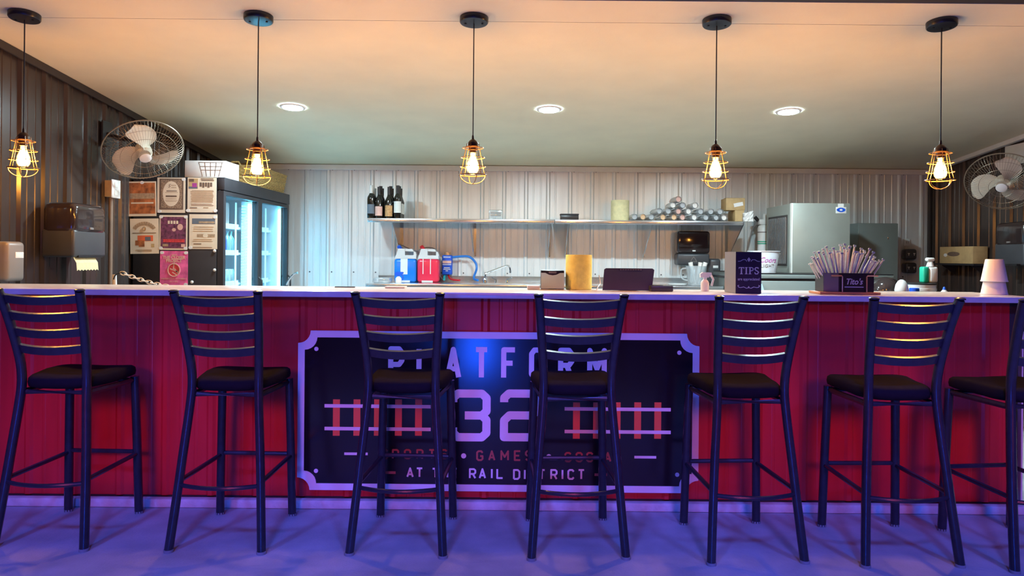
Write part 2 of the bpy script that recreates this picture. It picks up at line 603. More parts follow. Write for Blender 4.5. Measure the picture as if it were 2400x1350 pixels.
# ------------------------------------------------------------------ the bar: front, kerb, sign, worktop
XBL, XBR = XL + .03, 2.515
bf = thing('bar_counter', 'long red ribbed metal bar front behind the row of stools', 'bar counter', (0, YF + .03, 0))
build('core', MB().box((XBL, YF + .022, 0.002), (XBR, YF + .12, 1.045)), M['trim_dark'], bf, smooth=False)
xx = XBL
while xx < XBR - .05:
    wd = min(0.9144, XBR - xx)
    sheet('metal_sheet', bf, M['red_metal'], (xx, YF + .020, 0), (1, 0, 0), (0, -1, 0), wd, .045, 1.045, 1.045, .009)
    xx += 0.9144
build('corner_trim', MB().box((XBR - .002, YF - .006, .045), (XBR + .006, YF + .13, 1.045)), M['trim_white'], bf, smooth=False)
build('side_panel', MB().box((XBR - .02, YF + .121, .002), (XBR + .02, 4.12, 1.045)), M['red_metal'], bf, smooth=False)
single('kerb', MB().rbox((-3.4, YF - .045, 0.001), (XBR + .06, YF - .0005, .043), .006), M['kerb'],
       'low concrete kerb along the foot of the red bar front', 'kerb')
ct = single('countertop', MB().rbox((XL + .03, DF, 1.047), (XBR + .045, 4.17, 1.077), .006), M['counter'],
            'long pale laminate worktop running across the whole bar', 'worktop')

# --- sign
SY = YF - .004                      # plane of the sign face


def sg(px, py):
    p = P(px, py, SY)
    return p.x, p.z


sl, stp = sg(701, 772)[0], sg(1165, 778)[1]
sr, sbt = sg(1637, 900)[0], sg(1165, 1150)[1]
sign = thing('bar_sign', 'large black bar sign with notched corners, white border and rail track lettering', 'sign',
             ((sl + sr) / 2, SY, sbt))


def notched(x0, z0, x1, z1, r, n=7):
    pts = []
    for cx, cz, a0 in ((x0, z0, 90), (x1, z0, 180), (x1, z1, 270), (x0, z1, 0)):
        # concave quarter circle around each corner
        arc = [(cx + r * cos(R(a0 - 90 * i / (n - 1))), cz + r * sin(R(a0 - 90 * i / (n - 1)))) for i in range(n)]
        pts += arc
    return pts


FM = facing((0, SY, 0))
outer = notched(sl, sbt, sr, stp, .062)
inner = notched(sl + .033, sbt + .033, sr - .033, stp - .033, .062)
build('face_panel', MB().prism(notched(sl + .012, sbt + .012, sr - .012, stp - .012, .062), FM, .010), M['sign_black'], sign, smooth=False)
bd = MB()
n_ = len(outer)
for i in range(n_):
    j = (i + 1) % n_
    bd.prism([outer[i], outer[j], inner[j], inner[i]], FM, .014)
build('border', bd, M['sign_white'], sign, smooth=False)

ZF = .0102                            # lettering lies on the face
FL = facing((0, SY - ZF, 0))
GL = {
    'P': [[(0, 0), (0, 1), (.75, 1), (1, .86), (1, .58), (.75, .44), (0, .44)]],
    'L': [[(0, 1), (0, 0), (1, 0)]],
    'A': [[(0, 0), (.5, 1), (1, 0)], [(.2, .3), (.8, .3)]],
    'T': [[(0, 1), (1, 1)], [(.5, 1), (.5, 0)]],
    'F': [[(0, 0), (0, 1), (1, 1)], [(0, .52), (.8, .52)]],
    'O': [[(.25, 0), (.75, 0), (1, .14), (1, .86), (.75, 1), (.25, 1), (0, .86), (0, .14), (.25, 0)]],
    'R': [[(0, 0), (0, 1), (.75, 1), (1, .86), (1, .60), (.75, .46), (0, .46)], [(.55, .46), (1, 0)]],
    'M': [[(0, 0), (0, 1), (.5, .35), (1, 1), (1, 0)]],
    'S': [[(0, .14), (.25, 0), (.75, 0), (1, .14), (1, .4), (.75, .5), (.25, .5), (0, .62), (0, .86), (.25, 1), (.75, 1), (1, .86)]],
    'G': [[(1, .82), (.75, 1), (.25, 1), (0, .86), (0, .14), (.25, 0), (.75, 0), (1, .14), (1, .45), (.55, .45)]],
    'E': [[(1, 1), (0, 1), (0, 0), (1, 0)], [(0, .5), (.8, .5)]],
    'C': [[(1, .82), (.75, 1), (.25, 1), (0, .86), (0, .14), (.25, 0), (.75, 0), (1, .18)]],
    'I': [[(.5, 0), (.5, 1)]],
    'H': [[(0, 0), (0, 1)], [(1, 0), (1, 1)], [(0, .5), (1, .5)]],
    'D': [[(0, 0), (0, 1), (.7, 1), (1, .82), (1, .18), (.7, 0), (0, 0)]],
}


def letter(ch, px, py0, py1, wpx, stroke_px, mb):
    """stroke letter centred at pixel px between rows py0 (top) and py1 (bottom) on the sign"""
    k = SY / FPX
    cx, zt = sg(px, py0)
    zb = sg(px, py1)[1]
    st = stroke_px * k
    w_ = wpx * k - st
    h_ = zt - zb - st
    for ln in GL[ch]:
        mb.ribbon([(cx + (x - .5) * w_, zb + st / 2 + y * h_) for x, y in ln], st, FL, .0012)


for ch, px in zip('PLATFORM', (930, 996, 1063, 1129, 1194, 1259, 1327, 1399)):
    mb = MB()
    letter(ch, px, 811 + (px - 930) * .0085, 888 + (px - 930) * .0085, 46 if ch == 'M' else 38, 12, mb)
    build('letter', mb, M['sign_white'], sign, smooth=False)
NUM = {
    '3': [[(0, .80), (0, .9), (.14, 1), (.86, 1), (1, .9), (1, .60), (.86, .5), (.35, .5)],
          [(.86, .5), (1, .4), (1, .1), (.86, 0), (.14, 0), (0, .1), (0, .22)]],
    '2': [[(0, .80), (0, .9), (.14, 1), (.86, 1), (1, .9), (1, .62), (.84, .5), (.16, .5), (0, .38), (0, 0), (1, 0)]],
}
GL.update(NUM)
for ch, px in (('3', 1102), ('2', 1221)):
    mb = MB()
    letter(ch, px, 912, 1033, 97, 19, mb)
    build('numeral', mb, M['sign_white'], sign, smooth=False)
k_ = SY / FPX
for rx0, rx1, dy, ties in ((762, 1010, 0, (790, 838, 886, 935, 982)), (1323, 1571, 7, (1351, 1398, 1446, 1494, 1541))):
    for t_ in ties:
        cx, zt = sg(t_, 935 + dy)
        zb = sg(t_, 1020 + dy)[1]
        mb = MB().prism([(cx - 8 * k_, zb), (cx + 8 * k_, zb), (cx + 8 * k_, zt), (cx - 8 * k_, zt)], FL, .0010)
        build('track_tie', mb, M['sign_orange'], sign, smooth=False)
    for yy in (950, 1003):
        a_, b_ = sg(rx0, yy + dy), sg(rx1, yy + dy)
        mb = MB().prism([(a_[0], a_[1] - 4 * k_), (b_[0], a_[1] - 4 * k_), (b_[0], a_[1] + 4 * k_), (a_[0], a_[1] + 4 * k_)], FL, .0016)
        build('track_rail', mb, M['sign_white'], sign, smooth=False)
for s, xs, y0, y1, mm in (
        ('SPORTS', (903, 928, 956, 985, 1013, 1041), 1051, 1075, 'sign_brown'),
        ('GAMES', (1125, 1153, 1183, 1213, 1239), 1054, 1079, 'sign_brown'),
        ('SOCIAL', (1331, 1357, 1382, 1404, 1424, 1448), 1058, 1082, 'sign_brown'),
        ('AT', (962, 984), 1094, 1118, 'sign_white'),
        ('THE', (1021, 1043, 1064), 1095, 1119, 'sign_white'),
        ('RAIL', (1108, 1131, 1153, 1172), 1096, 1121, 'sign_white'),
        ('DISTRICT', (1211, 1230, 1248, 1270, 1298, 1318, 1338, 1362), 1098, 1123, 'sign_white')):
    for ch, px in zip(s, xs):
        mb = MB()
        letter(ch, px, y0, y1, 17 if ch != 'M' else 20, 4.2, mb)
        build('letter', mb, M[mm], sign, smooth=False)
for px, py, rr, mm in ((743, 817, 5, 'sign_white'), (1591, 826, 5, 'sign_white'), (742, 1102, 5, 'sign_white'), (1586, 1111, 5, 'sign_white'),
                       (1087, 1067, 6, 'sign_white'), (1286, 1069, 6, 'sign_white')):
    x_, z_ = sg(px, py)
    build('dot', MB().cyl((x_, SY - ZF, z_), (x_, SY - ZF - .002, z_), rr * k_, n=14), M[mm], sign)
for a_, b_, yy, mm in ((808, 863, 1062, 'sign_white'), (1486, 1537, 1070, 'sign_white'), (899, 928, 1106, 'sign_brown'), (1393, 1422, 1111, 'sign_brown')):
    p_, q_ = sg(a_, yy), sg(b_, yy)
    build('dash', MB().prism([(p_[0], p_[1] - 3 * k_), (q_[0], p_[1] - 3 * k_), (q_[0], p_[1] + 3 * k_), (p_[0], p_[1] + 3 * k_)], FL, .0012),
          M[mm], sign, smooth=False)

# ------------------------------------------------------------------ bar stools
def make_stool(label):
    t = thing('bar_stool', label, 'bar stool', group='black bar stools along the bar')
    st = M['stool']
    rear = [(.197, 0, .006), (.182, .030, .20), (.165, .060, .42), (.150, .082, .60), (.145, .090, .70),
            (.149, .080, .80), (.162, .040, .95), (.172, .005, 1.05), (.178, -.014, 1.094)]
    for s in (-1, 1):
        mb = MB().tube(smoothpath([(s * x, y, z) for x, y, z in rear], 4), .0185, 10, ry=.020, ref=(1, 0, 0))
        o = build('rear_leg', mb, st, t, local=True)
        build('glide', MB().cyl((s * .197, 0, 0), (s * .197, 0, .012), .021, n=10), M['rubber'], o, local=True)
        build('end_cap', MB().lathe([(.021, 0), (.021, .006), (.012, .010)], 10,
                                    Matrix.Translation((s * .178, -.014, 1.094))), st, o, local=True)
    for s in (-1, 1):
        mb = MB().tube([(s * .175, .455, .004), (s * .168, .445, .35), (s * .160, .435, .665)], .0195, 10, ref=(1, 0, 0))
        o = build('front_leg', mb, st, t, local=True)
        build('glide', MB().cyl((s * .175, .455, 0), (s * .175, .455, .012), .020, n=10), M['rubber'], o, local=True)
    # four ladder slats bowed to the back
    for zt, hw, yy in ((1.082, .170, -.004), (1.009, .164, .020), (.937, .157, .044), (.863, .150, .064)):
        mb = MB()
        n, h, th = 14, .039, .016
        vs = []
        for i in range(n + 1):
            x = -hw + 2 * hw * i / n
            y = yy - .030 * (1 - (x / hw) ** 2)
            for dy, dz in ((0, -h), (th, -h), (th, 0), (0, -.0045)):
                vs.append((x, y + dy + (-dz) * .30, zt + dz - .010 * (1 - (x / hw) ** 2)))
        fs = []
        for i in range(n):
            a, b = i * 4, i * 4 + 4
            fs += [(a + j, a + (j + 1) % 4, b + (j + 1) % 4, b + j) for j in range(4)]
        fs += [(3, 2, 1, 0), (n * 4, n * 4 + 1, n * 4 + 2, n * 4 + 3)]
        mb.add(vs, fs)
        build('back_slat', mb, st, t, local=True, angle=30)
    # seat: rounded pad, narrower at the back, softly domed
    mb = MB()
    rings = []
    N = 28
    for (sc, z) in ((.90, .662), (.985, .668), (1.0, .684), (.985, .702), (.93, .712), (.70, .716), (.35, .710)):
        ring = []
        for j in range(N):
            a = 2 * pi * j / N
            ca, sa = cos(a), sin(a)
            ex = abs(ca) ** .5 * (1 if ca >= 0 else -1)
            ey = abs(sa) ** .5 * (1 if sa >= 0 else -1)
            wx = .175 + .022 * ey
            ring.append(Vector((ex * wx * sc, .272 + ey * .198 * sc, z + .012 * (ex * sc) ** 2 * (1 if ey > 0 else .3))))
        rings.append(ring)
    vs = [p for r_ in rings for p in r_]
    fs = []
    for i in range(len(rings) - 1):
        fs += [(i * N + j, i * N + (j + 1) % N, (i + 1) * N + (j + 1) % N, (i + 1) * N + j) for j in range(N)]
    fs += [tuple(range(N - 1, -1, -1)), tuple(range((len(rings) - 1) * N, len(rings) * N))]
    mb.add(vs, fs)
    build('seat', mb, M['seat'], t, local=True, angle=70)
    mb = MB().tube([(-.150, .095, .648), (.150, .095, .648), (.160, .43, .648), (-.160, .43, .648)], .013, 6, closed=True)
    build('seat_frame', mb, st, t, local=True)
    for s in (-1, 1):
        build('footrest', MB().tube([(s * .176, .041, .285), (s * .169, .447, .292)], .0105, 8), st, t, local=True)
    build('footrest', MB().tube([(-.169, .447, .300), (.169, .447, .300)], .0105, 8), st, t, local=True)
    arc = [(-.177 + .354 * i / 10, .041 - .050 * (1 - ((i - 5) / 5) ** 2), .272) for i in range(11)]
    build('footrest', MB().tube(arc, .0095, 8), st, t, local=True)
    return t


ST = [(-2.015, 3.122, -2.5, 'black ladder-back bar stool at the far left, cut off by the frame edge'),
      (-1.263, 3.104, -1.5, 'black ladder-back bar stool just left of the black sign'),
      (-.500, 3.085, -3.0, 'black ladder-back bar stool in front of the left half of the sign'),
      (.262, 3.070, 2.9, 'black ladder-back bar stool in front of the right half of the sign'),
      (.997, 3.041, 4.2, 'black ladder-back bar stool just right of the sign, below the tips box'),
      (1.624, 3.023, 1.8, 'black ladder-back bar stool below the straw caddy'),
      (2.205, 3.000, 7.0, 'black ladder-back bar stool cut off by the right frame edge')]
proto = None
for i, (x, y, a, lab) in enumerate(ST):
    if proto is None:
        proto = make_stool(lab)
        o = proto
    else:
        o = copy_tree(proto)
        o['label'] = lab
    o.location = (x, y, 0)
    o.rotation_euler = (0, 0, R(a))

# ------------------------------------------------------------------ pendant lamps
YP = 3.93


def make_pendant(label):
    """origin at the centre of the wide cage ring"""
    t = thing('pendant_lamp', label, 'pendant lamp', group='wire cage pendant lamps over the bar')
    # heights above the wide ring
    build('socket_cap', MB().lathe([(.004, .212), (.006, .205), (.007, .190), (.018, .183), (.029, .170), (.030, .166), (.030, .150),
                                    (.024, .148), (.024, .132), (.019, .130), (.019, .118)], 20), M['bronze_dark'], t, local=True)
    rings = ((.034, .150), (.055, .143), (.063, .092), (.068, .043), (.073, 0.0))
    for r_, z_ in rings:
        build('cage_ring', MB().tube([(r_ * cos(2 * pi * j / 24), r_ * sin(2 * pi * j / 24), z_) for j in range(24)],
                                     .0019 if z_ else .0030, 6, closed=True), M['bronze'], t, local=True)
    for k in range(6):
        a = 2 * pi * k / 6 + .26
        pts = [(.033, .166), (.037, .143), (.047, .092), (.056, .043), (.066, 0), (.070, -.004)]
        build('cage_wire', MB().tube([(r_ * cos(a), r_ * sin(a), z_) for r_, z_ in pts], .0018, 6), M['bronze'], t, local=True)
    for k in range(2):
        a = pi / 2 * k + .35
        arc = [(.070 * cos(pi * j / 14) * cos(a), .070 * cos(pi * j / 14) * sin(a), -.048 * sin(pi * j / 14)) for j in range(15)]
        build('cage_bail', MB().tube(arc, .0021, 6), M['bronze'], t, local=True)
    b = build('bulb', MB().lathe([(.013, .118), (.014, .104), (.020, .085), (.029, .062), (.0325, .042), (.030, .024), (.021, .010), (.008, .003)], 20),
              M['bulb_glass'], t, local=True)
    build('filament', MB().lathe([(.006, .104), (.009, .092), (.018, .070), (.0265, .046), (.024, .026), (.010, .012)], 14),
          M['filament'], b, local=True)
    return t


PN = [(58, 22, .016, 'caged pendant lamp at the far left over the bar end'),
      (606, 33, -.018, 'caged pendant lamp hanging in front of the glass door cooler'),
      (1111, 42, 0.0, 'caged pendant lamp at the middle of the row, above the sign'),
      (1680, 47, -.014, 'caged pendant lamp hanging above the tips box'),
      (2207, 52, -.006, 'caged pendant lamp at the right, beside the right wall fan')]
pp = None
for px, py, dz, lab in PN:
    x = P(px, py, YP).x
    if pp is None:
        pp = make_pendant(lab)
        o = pp
        kids = list(pp.children)
    else:
        o = thing('pendant_lamp', lab, 'pendant lamp', group='wire cage pendant lamps over the bar')
        for ch in kids:
            copy_tree(ch, o)
    o.location = (x, YP, 1.686 + dz)
    top = ceil_z(YP) - (1.686 + dz)
    build('cord', MB().tube([(0, 0, .208), (0, 0, top - .02)], .0032, 6), M['cord'], o, local=True)
    Mx = Matrix.Translation((0, 0, top)) @ Matrix.Rotation(-math.atan(.0883), 4, 'X')
    cp = build('ceiling_canopy', MB().lathe([(.012, -.034), (.060, -.033), (.072, -.031), (.076, -.026), (.076, -.001)], 28, Mx), M['canopy'], o, local=True)
    for s in (-1, 1):
        build('canopy_screw', MB().cyl(Mx @ Vector((s * .045, 0, -.033)), Mx @ Vector((s * .045, 0, -.037)), .006, n=8), M['cord'], cp, local=True)

# ------------------------------------------------------------------ ceiling downlights
for px, py, lab in ((686, 252, 'round white recessed ceiling downlight nearest the left wall fan'),
                    (1287, 257, 'round white recessed ceiling downlight in the middle of the ceiling'),
                    (1848, 266, 'round white recessed ceiling downlight at the right above the grey ice machine')):
    yd = 5.61
    x = P(px, py, yd).x
    o = thing('ceiling_downlight', lab, 'ceiling light', (x, yd, ceil_z(yd)), group='recessed downlights in the sloping ceiling')
    Mx = Matrix.Rotation(-math.atan(.0883), 4, 'X')
    build('trim_ring', MB().lathe([(.072, -.004), (.076, -.010), (.092, -.008), (.096, -.001)], 32, Mx, caps=False), M['white'], o, local=True)
    build('lens', MB().lathe([(.072, -.0035), (.05, -.007), (.02, -.008)], 32, Mx), M['downlight'], o, local=True)

# blue party uplight on the patio floor, the blue gleam mirrored in the sign
ul = thing('floor_uplight', 'blue glowing floor lamp behind the viewer, mirrored in the black sign', 'lamp', (-.42, -.45, 0))
build('housing', MB().rbox((-.54, -.57, 0.0), (-.30, -.33, .06), .01), M['black'], ul)
build('lens', MB().lathe([(.09, .06), (.11, .08), (.11, .48), (.08, .52)], 20, Matrix.Translation((-.42, -.45, 0))), M['uplight'], ul)

# ------------------------------------------------------------------ glass door cooler with papers on its side
FX0, FX1, FY0, FY1, FZ = XL + .035, -2.30, 5.78, 7.42, 1.853
fr = thing('beverage_cooler', 'black two-door glass beverage cooler lit cyan inside', 'refrigerator', ((FX0 + FX1) / 2, (FY0 + FY1) / 2, 0))
bk = M['black_matt']
build('side_panel', MB().rbox((FX0, FY0, .08), (FX1 - .06, FY0 + .045, FZ), .006), bk, fr)
build('side_panel', MB().rbox((FX0, FY1 - .045, .08), (FX1 - .06, FY1, FZ), .006), bk, fr)
build('back_panel', MB().box((FX0 + .001, FY0 + .046, .08), (FX0 + .04, FY1 - .046, FZ - .06)), M['fridge_in'], fr, smooth=False)
build('top_panel', MB().box((FX0 + .001, FY0 + .0455, FZ - .06), (FX1 - .06, FY1 - .0455, FZ - .001)), bk, fr, smooth=False)
build('floor_panel', MB().box((FX0 + .001, FY0 + .0455, .08), (FX1 - .06, FY1 - .0455, .22)), bk, fr, smooth=False)
build('liner', MB().box((FX0 + .041, FY1 - .052, .221), (FX1 - .07, FY1 - .0455, FZ - .061)), M['fridge_in'], fr, smooth=False)
build('liner', MB().box((FX0 + .041, FY0 + .053, FZ - .066), (FX1 - .07, FY1 - .053, FZ - .0605)), M['fridge_in'], fr, smooth=False)
build('plinth', MB().box((FX0 + .02, FY0 + .03, .0), (FX1 - .08, FY1 - .03, .08)), bk, fr, smooth=False)
ym = (FY0 + FY1) / 2
build('mullion', MB().box((FX1 - .12, ym - .03, .22), (FX1 - .06, ym + .03, FZ - .06)), bk, fr, smooth=False)
build('header', MB().rbox((FX1 - .058, FY0, FZ - .10), (FX1, FY1, FZ), .005), bk, fr)
for k, (ya, yb) in enumerate(((FY0 + .002, ym - .003), (ym + .003, FY1 - .002))):
    z0, z1 = .20, FZ - .105
    mb = MB()
    fw = .045
    mb.box((FX1 - .055, ya, z0), (FX1 - .008, ya + fw, z1)).box((FX1 - .055, yb - fw, z0), (FX1 - .008, yb, z1))
    mb.box((FX1 - .055, ya + fw, z0), (FX1 - .008, yb - fw, z0 + fw)).box((FX1 - .055, ya + fw, z1 - fw * .7), (FX1 - .008, yb - fw, z1))
    d = build('door', mb, bk, fr, smooth=False)
    build('pane', MB().box((FX1 - .034, ya + fw, z0 + fw), (FX1 - .028, yb - fw, z1 - fw * .7)), M['glass'], d, smooth=False)
    build('handle', MB().tube([(FX1 - .01, yb - .02, .85), (FX1 + .02, yb - .02, .88), (FX1 + .02, yb - .02, 1.02), (FX1 - .01, yb - .02, 1.05)], .008, 6), bk, d)
    # LED tube at the far jamb; glowing dots stand for diodes and their reflections
    yl = yb - fw - .012
    build('led_tube', MB().cyl((FX1 - .085, yl, .30), (FX1 - .085, yl, z1 - .05), .010, n=10), M['led'], fr)
    yn = ya + fw + .012  # unseen second tube, added to spill cyan onto the back wall
    build('led_tube', MB().cyl((FX1 - .085, yn, .30), (FX1 - .085, yn, z1 - .05), .010, n=10), M['led'], fr)
    mb = MB()
    for c in range(4):
        zz = .32
        while zz < z1 - .06:
            xx_ = FX1 - .105 - c * .016
            mb.box((xx_ - .005, yl + .016, zz), (xx_ + .005, yl + .019, zz + .012))
            zz += .026
    do = build('led_gleam_dots', mb, M['led_dot'], fr, smooth=False)
    do['kind'] = 'stuff'
    build('led_backing', MB().box((FX1 - .162, yl + .020, .25), (FX1 - .066, yl + .027, z1 - .03)), M['fridge_in'], fr, smooth=False)
for z_ in (.66, 1.00, 1.265, 1.49):
    build('shelf', MB().box((FX0 + .045, FY0 + .05, z_ - .018), (FX1 - .170, FY1 - .05, z_)), M['fridge_in'], fr, smooth=False)
    build('shelf_edge', MB().box((FX1 - .1695, FY0 + .05, z_ - .022), (FX1 - .1655, ym - .09, z_ + .022)), M['white'], fr, smooth=False)
    build('shelf_edge', MB().box((FX1 - .1695, ym + .03, z_ - .022), (FX1 - .1655, FY1 - .13, z_ + .022)), M['white'], fr, smooth=False)
build('shelf_post', MB().box((FX1 - .1648, 6.42, .25), (FX1 - .1635, 6.46, 1.70)), M['white'], fr, smooth=False)
build('shelf_post', MB().box((FX1 - .1648, 7.18, .25), (FX1 - .1635, 7.22, 1.70)), M['white'], fr, smooth=False)

BOT = [(.030, 0), (.032, .01), (.032, .105), (.026, .128), (.012, .150), (.012, .172), (.014, .174), (.014, .186)]
CAN = [(.026, 0), (.031, .008), (.031, .112), (.026, .122)]
CRT = [(.036, 0), (.036, .19), (.030, .20)]
WBT = [(.034, 0), (.035, .006), (.035, .130), (.028, .150), (.014, .170), (.012, .218), (.014, .220), (.014, .234)]
cool_mats = {'blue': M['blue'], 'teal': mat('teal_can', (.25, .6, .65), .3, .3, var=.1), 'white': mat('white_carton', (.75, .82, .84), .5, var=.08),
             'dark': M['wine'], 'aqua': mat('aqua_can', (.45, .7, .75), .3, .3, var=.15, vscale=40)}
for z_, prof, mk, nm, lab, rows in (
        (1.49, CRT, 'white', 'drink_carton', 'pale drink carton on the top shelf of the cooler', ((6.12, 6.22, 6.32, 6.95), (-2.515, -2.60))),
        (1.265, BOT, 'blue', 'drink_bottle', 'blue drink bottle on the second shelf of the cooler', ((6.12, 6.20, 6.28), (-2.51, -2.585))),
        (1.265, BOT, 'teal', 'drink_bottle', 'pale teal drink bottle on the second shelf of the cooler', ((6.36, 6.44, 6.95, 7.03), (-2.51, -2.585))),
        (1.00, CAN, 'aqua', 'drink_can', 'aqua drink can on the third shelf of the cooler', ((6.12, 6.20, 6.28, 6.36, 6.44), (-2.51, -2.585))),
        (1.00, WBT, 'dark', 'wine_bottle', 'dark wine bottle on the third shelf of the cooler', ((6.92, 7.00, 7.08), (-2.51,)))):
    pr_ = None
    for y_ in rows[0]:
        for x_ in rows[1]:
            if pr_ is None:
                pr_ = single(nm, MB().lathe(prof, 14), cool_mats[mk], lab, 'drink', group=lab.split(' on the ')[0] + 's in the cooler', base=(0, 0, 0))
                oo = pr_
            else:
                oo = pr_.copy()
                COL.objects.link(oo)
            oo.location = (x_, y_, z_ + .0005)

# magnets and papers on the side facing the bar
PY = FY0 - .0005
for px, py, lab in ((503, 588, 'upper'), (503, 633, 'middle'), (450, 661, 'lowest')):
    p = P(px, py, PY)
    single('magnet', MB().lathe([(.012, 0), (.012, .004), (.007, .006)], 14, facing((p.x, PY, p.z))), M['white'],
           f'{lab} small round white magnet on the black cooler side', 'magnet', 'white magnets on the cooler', base=(p.x, PY, p.z))


def paper(x0, y0, x1, y1, material, label, tilt=0.0, name='poster'):
    a, b = P(x0, y0, PY), P(x1, y1, PY)
    cx, cz, w_, h_ = (a.x + b.x) / 2, (a.z + b.z) / 2, b.x - a.x, a.z - b.z
    t = thing(name, label, 'poster', (cx, PY, cz - h_ / 2), group='papers taped to the cooler side')
    F = facing((cx, PY, cz)) @ Matrix.Rotation(R(tilt), 4, 'Z')
    build('sheet', MB().prism([(-w_ / 2, -h_ / 2), (w_ / 2, -h_ / 2), (w_ / 2, h_ / 2), (-w_ / 2, h_ / 2)], F, .0012), material, t, smooth=False)
    G = F @ Matrix.Translation((0, 0, .0012))

    def rect(u0, v0, u1, v1, mk, nm='print', lift=.0004):
        q = MB().prism([((u0 - .5) * w_, (v0 - .5) * h_), ((u1 - .5) * w_, (v0 - .5) * h_), ((u1 - .5) * w_, (v1 - .5) * h_), ((u0 - .5) * w_, (v1 - .5) * h_)], G, lift)
        return build(nm, q, M[mk], t, smooth=False)

    def ell(u, v, ru, rv, mk, nm='print', lift=.0008, ring=None):
        pts = [((u - .5) * w_ + ru * w_ * cos(2 * pi * j / 24), (v - .5) * h_ + rv * h_ * sin(2 * pi * j / 24)) for j in range(24)]
        q = MB()
        if ring:
            q.ribbon(pts, ring, G, lift, closed=True)
        else:
            q.prism(pts, G, lift)
        return build(nm, q, M[mk], t, smooth=False)

    def lines(u0, u1, vs, mk, th=.012, nm='text_lines', wob=.12):
        q = MB()
        for v in vs:
            a_ = u0 + random.uniform(0, wob) * (u1 - u0)
            b_ = u1 - random.uniform(0, wob) * (u1 - u0)
            q.prism([((a_ - .5) * w_, (v - .5 - th / 2) * h_), ((b_ - .5) * w_, (v - .5 - th / 2) * h_),
                     ((b_ - .5) * w_, (v - .5 + th / 2) * h_), ((a_ - .5) * w_, (v - .5 + th / 2) * h_)], G, .001)
        return build(nm, q, M[mk], t, smooth=False)

    def words(s, u, v, size, mk, sx=1.0, **k):
        q = text_mb(s, size * h_, G @ Matrix.Translation(((u - .5) * w_, (v - .5) * h_, .0008)), .0003, sx, **k)
        return build('lettering', q, M[mk], t, smooth=False)

    def tape(*cs):
        for u, v in cs:
            ell(u, v, .07, .045, 'white', 'tape', .0016)
    return t, rect, ell, lines, words, tape, G, w_, h_


_, rect, ell, lines, words, tape, *_r = paper(301, 425, 366, 507, M['paper'], 'rust brown photo flyer, top left of the papers on the cooler', 1.2)
rect(.04, .07, .96, .96, 'rust_print')
rect(.06, .50, .94, .66, 'ink_soft', lift=.0007)
rect(.10, .36, .90, .40, 'paper', lift=.0008)
tape((.5, .97))
_, rect, ell, lines, words, tape, *_r = paper(369, 416, 434, 499, M['paper'], 'flyer with ornate dark border around a cream oval, top middle of the cooler papers')
rect(.08, .09, .93, .97, 'ink')
rect(.14, .13, .88, .94, 'ornate', lift=.0006)
ell(.5, .54, .30, .36, 'paper')
words('S', .42, .76, .14, 'ink', shear=.3)
lines(.48, .68, (.78, .72), 'ink_soft', .018)
lines(.30, .72, (.62, .48, .46), 'ink', .022)
lines(.28, .74, (.58, .40, .35, .32), 'ink_soft', .012)
tape((.94, .95), (.08, .04))
_, rect, ell, lines, words, tape, *_r = paper(440, 416, 507, 498, M['paper'], 'text-filled flyer with dark photo header, top right of the cooler papers')
rect(.04, .68, .36, .97, 'kraft')
rect(.04, .68, .34, .74, 'lab_blue', lift=.0006)
rect(.16, .72, .32, .84, 'print_purple', lift=.0007)
rect(.05, .88, .22, .96, 'ink', lift=.0007)
lines(.42, .92, (.965, .92), 'ink', .022)
for q_ in range(5):
    rect(.42 + .09 * q_, .74 - (.03 if q_ % 2 else 0), .49 + .09 * q_, .86, 'ink', 'headline_block', .0007)
lines(.10, .92, [.63 - .03 * i for i in range(12)], 'ink_soft', .010, wob=.08)
lines(.06, .94, (.24, .20), 'ink', .010)
lines(.06, .34, (.13,), 'ink', .02)
lines(.55, .75, (.14,), 'ink_soft', .02)
tape((.02, .05), (.97, .05))
_, rect, ell, lines, words, tape, G, w_, h_ = paper(305.5, 512, 372, 595, M['paper'], 'cream flyer with arched lettering and orange picture, lower left of the cooler papers', 1.2)
arch = MB()
for j in range(11):
    a_ = R(150 - 12 * j)
    arch.box((-.008, -.014, 0), (.008, .014, .0008), G @ Matrix.Translation((.36 * w_ * cos(a_) * 1.05, .10 * h_ + .26 * h_ * sin(a_), 0)) @ Matrix.Rotation(a_ - pi / 2, 4, 'Z'))
build('arched_lettering', arch, M['ink_soft'], _, smooth=False)
ell(.5, .71, .055, .05, 'ink_soft', ring=.007)
lines(.08, .92, (.59,), 'ink', .016, wob=.03)
rect(.26, .36, .80, .52, 'sign_orange')
rect(.52, .37, .72, .48, 'lab_blue', lift=.0007)
rect(.30, .20, .50, .38, 'rust_print', lift=.0008)
rect(.18, .24, .30, .38, 'rust_print', lift=.0006)
rect(.74, .18, .84, .28, 'kraft')
lines(.20, .80, (.11, .08), 'ink_soft', .016)
_, rect, ell, lines, words, tape, *_r = paper(374, 504, 439, 586, M['paper'], 'dark plum concert flyer with red banner, centre of the cooler papers')
rect(.05, .05, .95, .95, 'plum_print')
for q_ in range(4):
    rect(.30 + .10 * q_, .75, .37 + .10 * q_, .84, 'paper', 'headline_block', .0008)
ell(.74, .66, .10, .09, 'lab_pink')
ell(.52, .58, .07, .05, 'lab_pink')
rect(.14, .22, .90, .31, 'red_print', lift=.0010)
rect(.12, .10, .32, .17, 'ink_soft', lift=.0009)
rect(.78, .08, .92, .17, 'lab_pink', lift=.0009)
tape((.06, .95), (.94, .95), (.06, .05), (.94, .05))
_, rect, ell, lines, words, tape, *_r = paper(444, 502, 509, 584, M['paper'], 'tan flyer with slate banner across its top, lower right of the cooler papers')
rect(.10, .72, .92, .88, 'lab_blue')
rect(.34, .74, .90, .80, 'ink_soft', lift=.0007)
rect(.28, .34, .92, .43, 'ink_soft')
ell(.58, .385, .09, .06, 'paper')
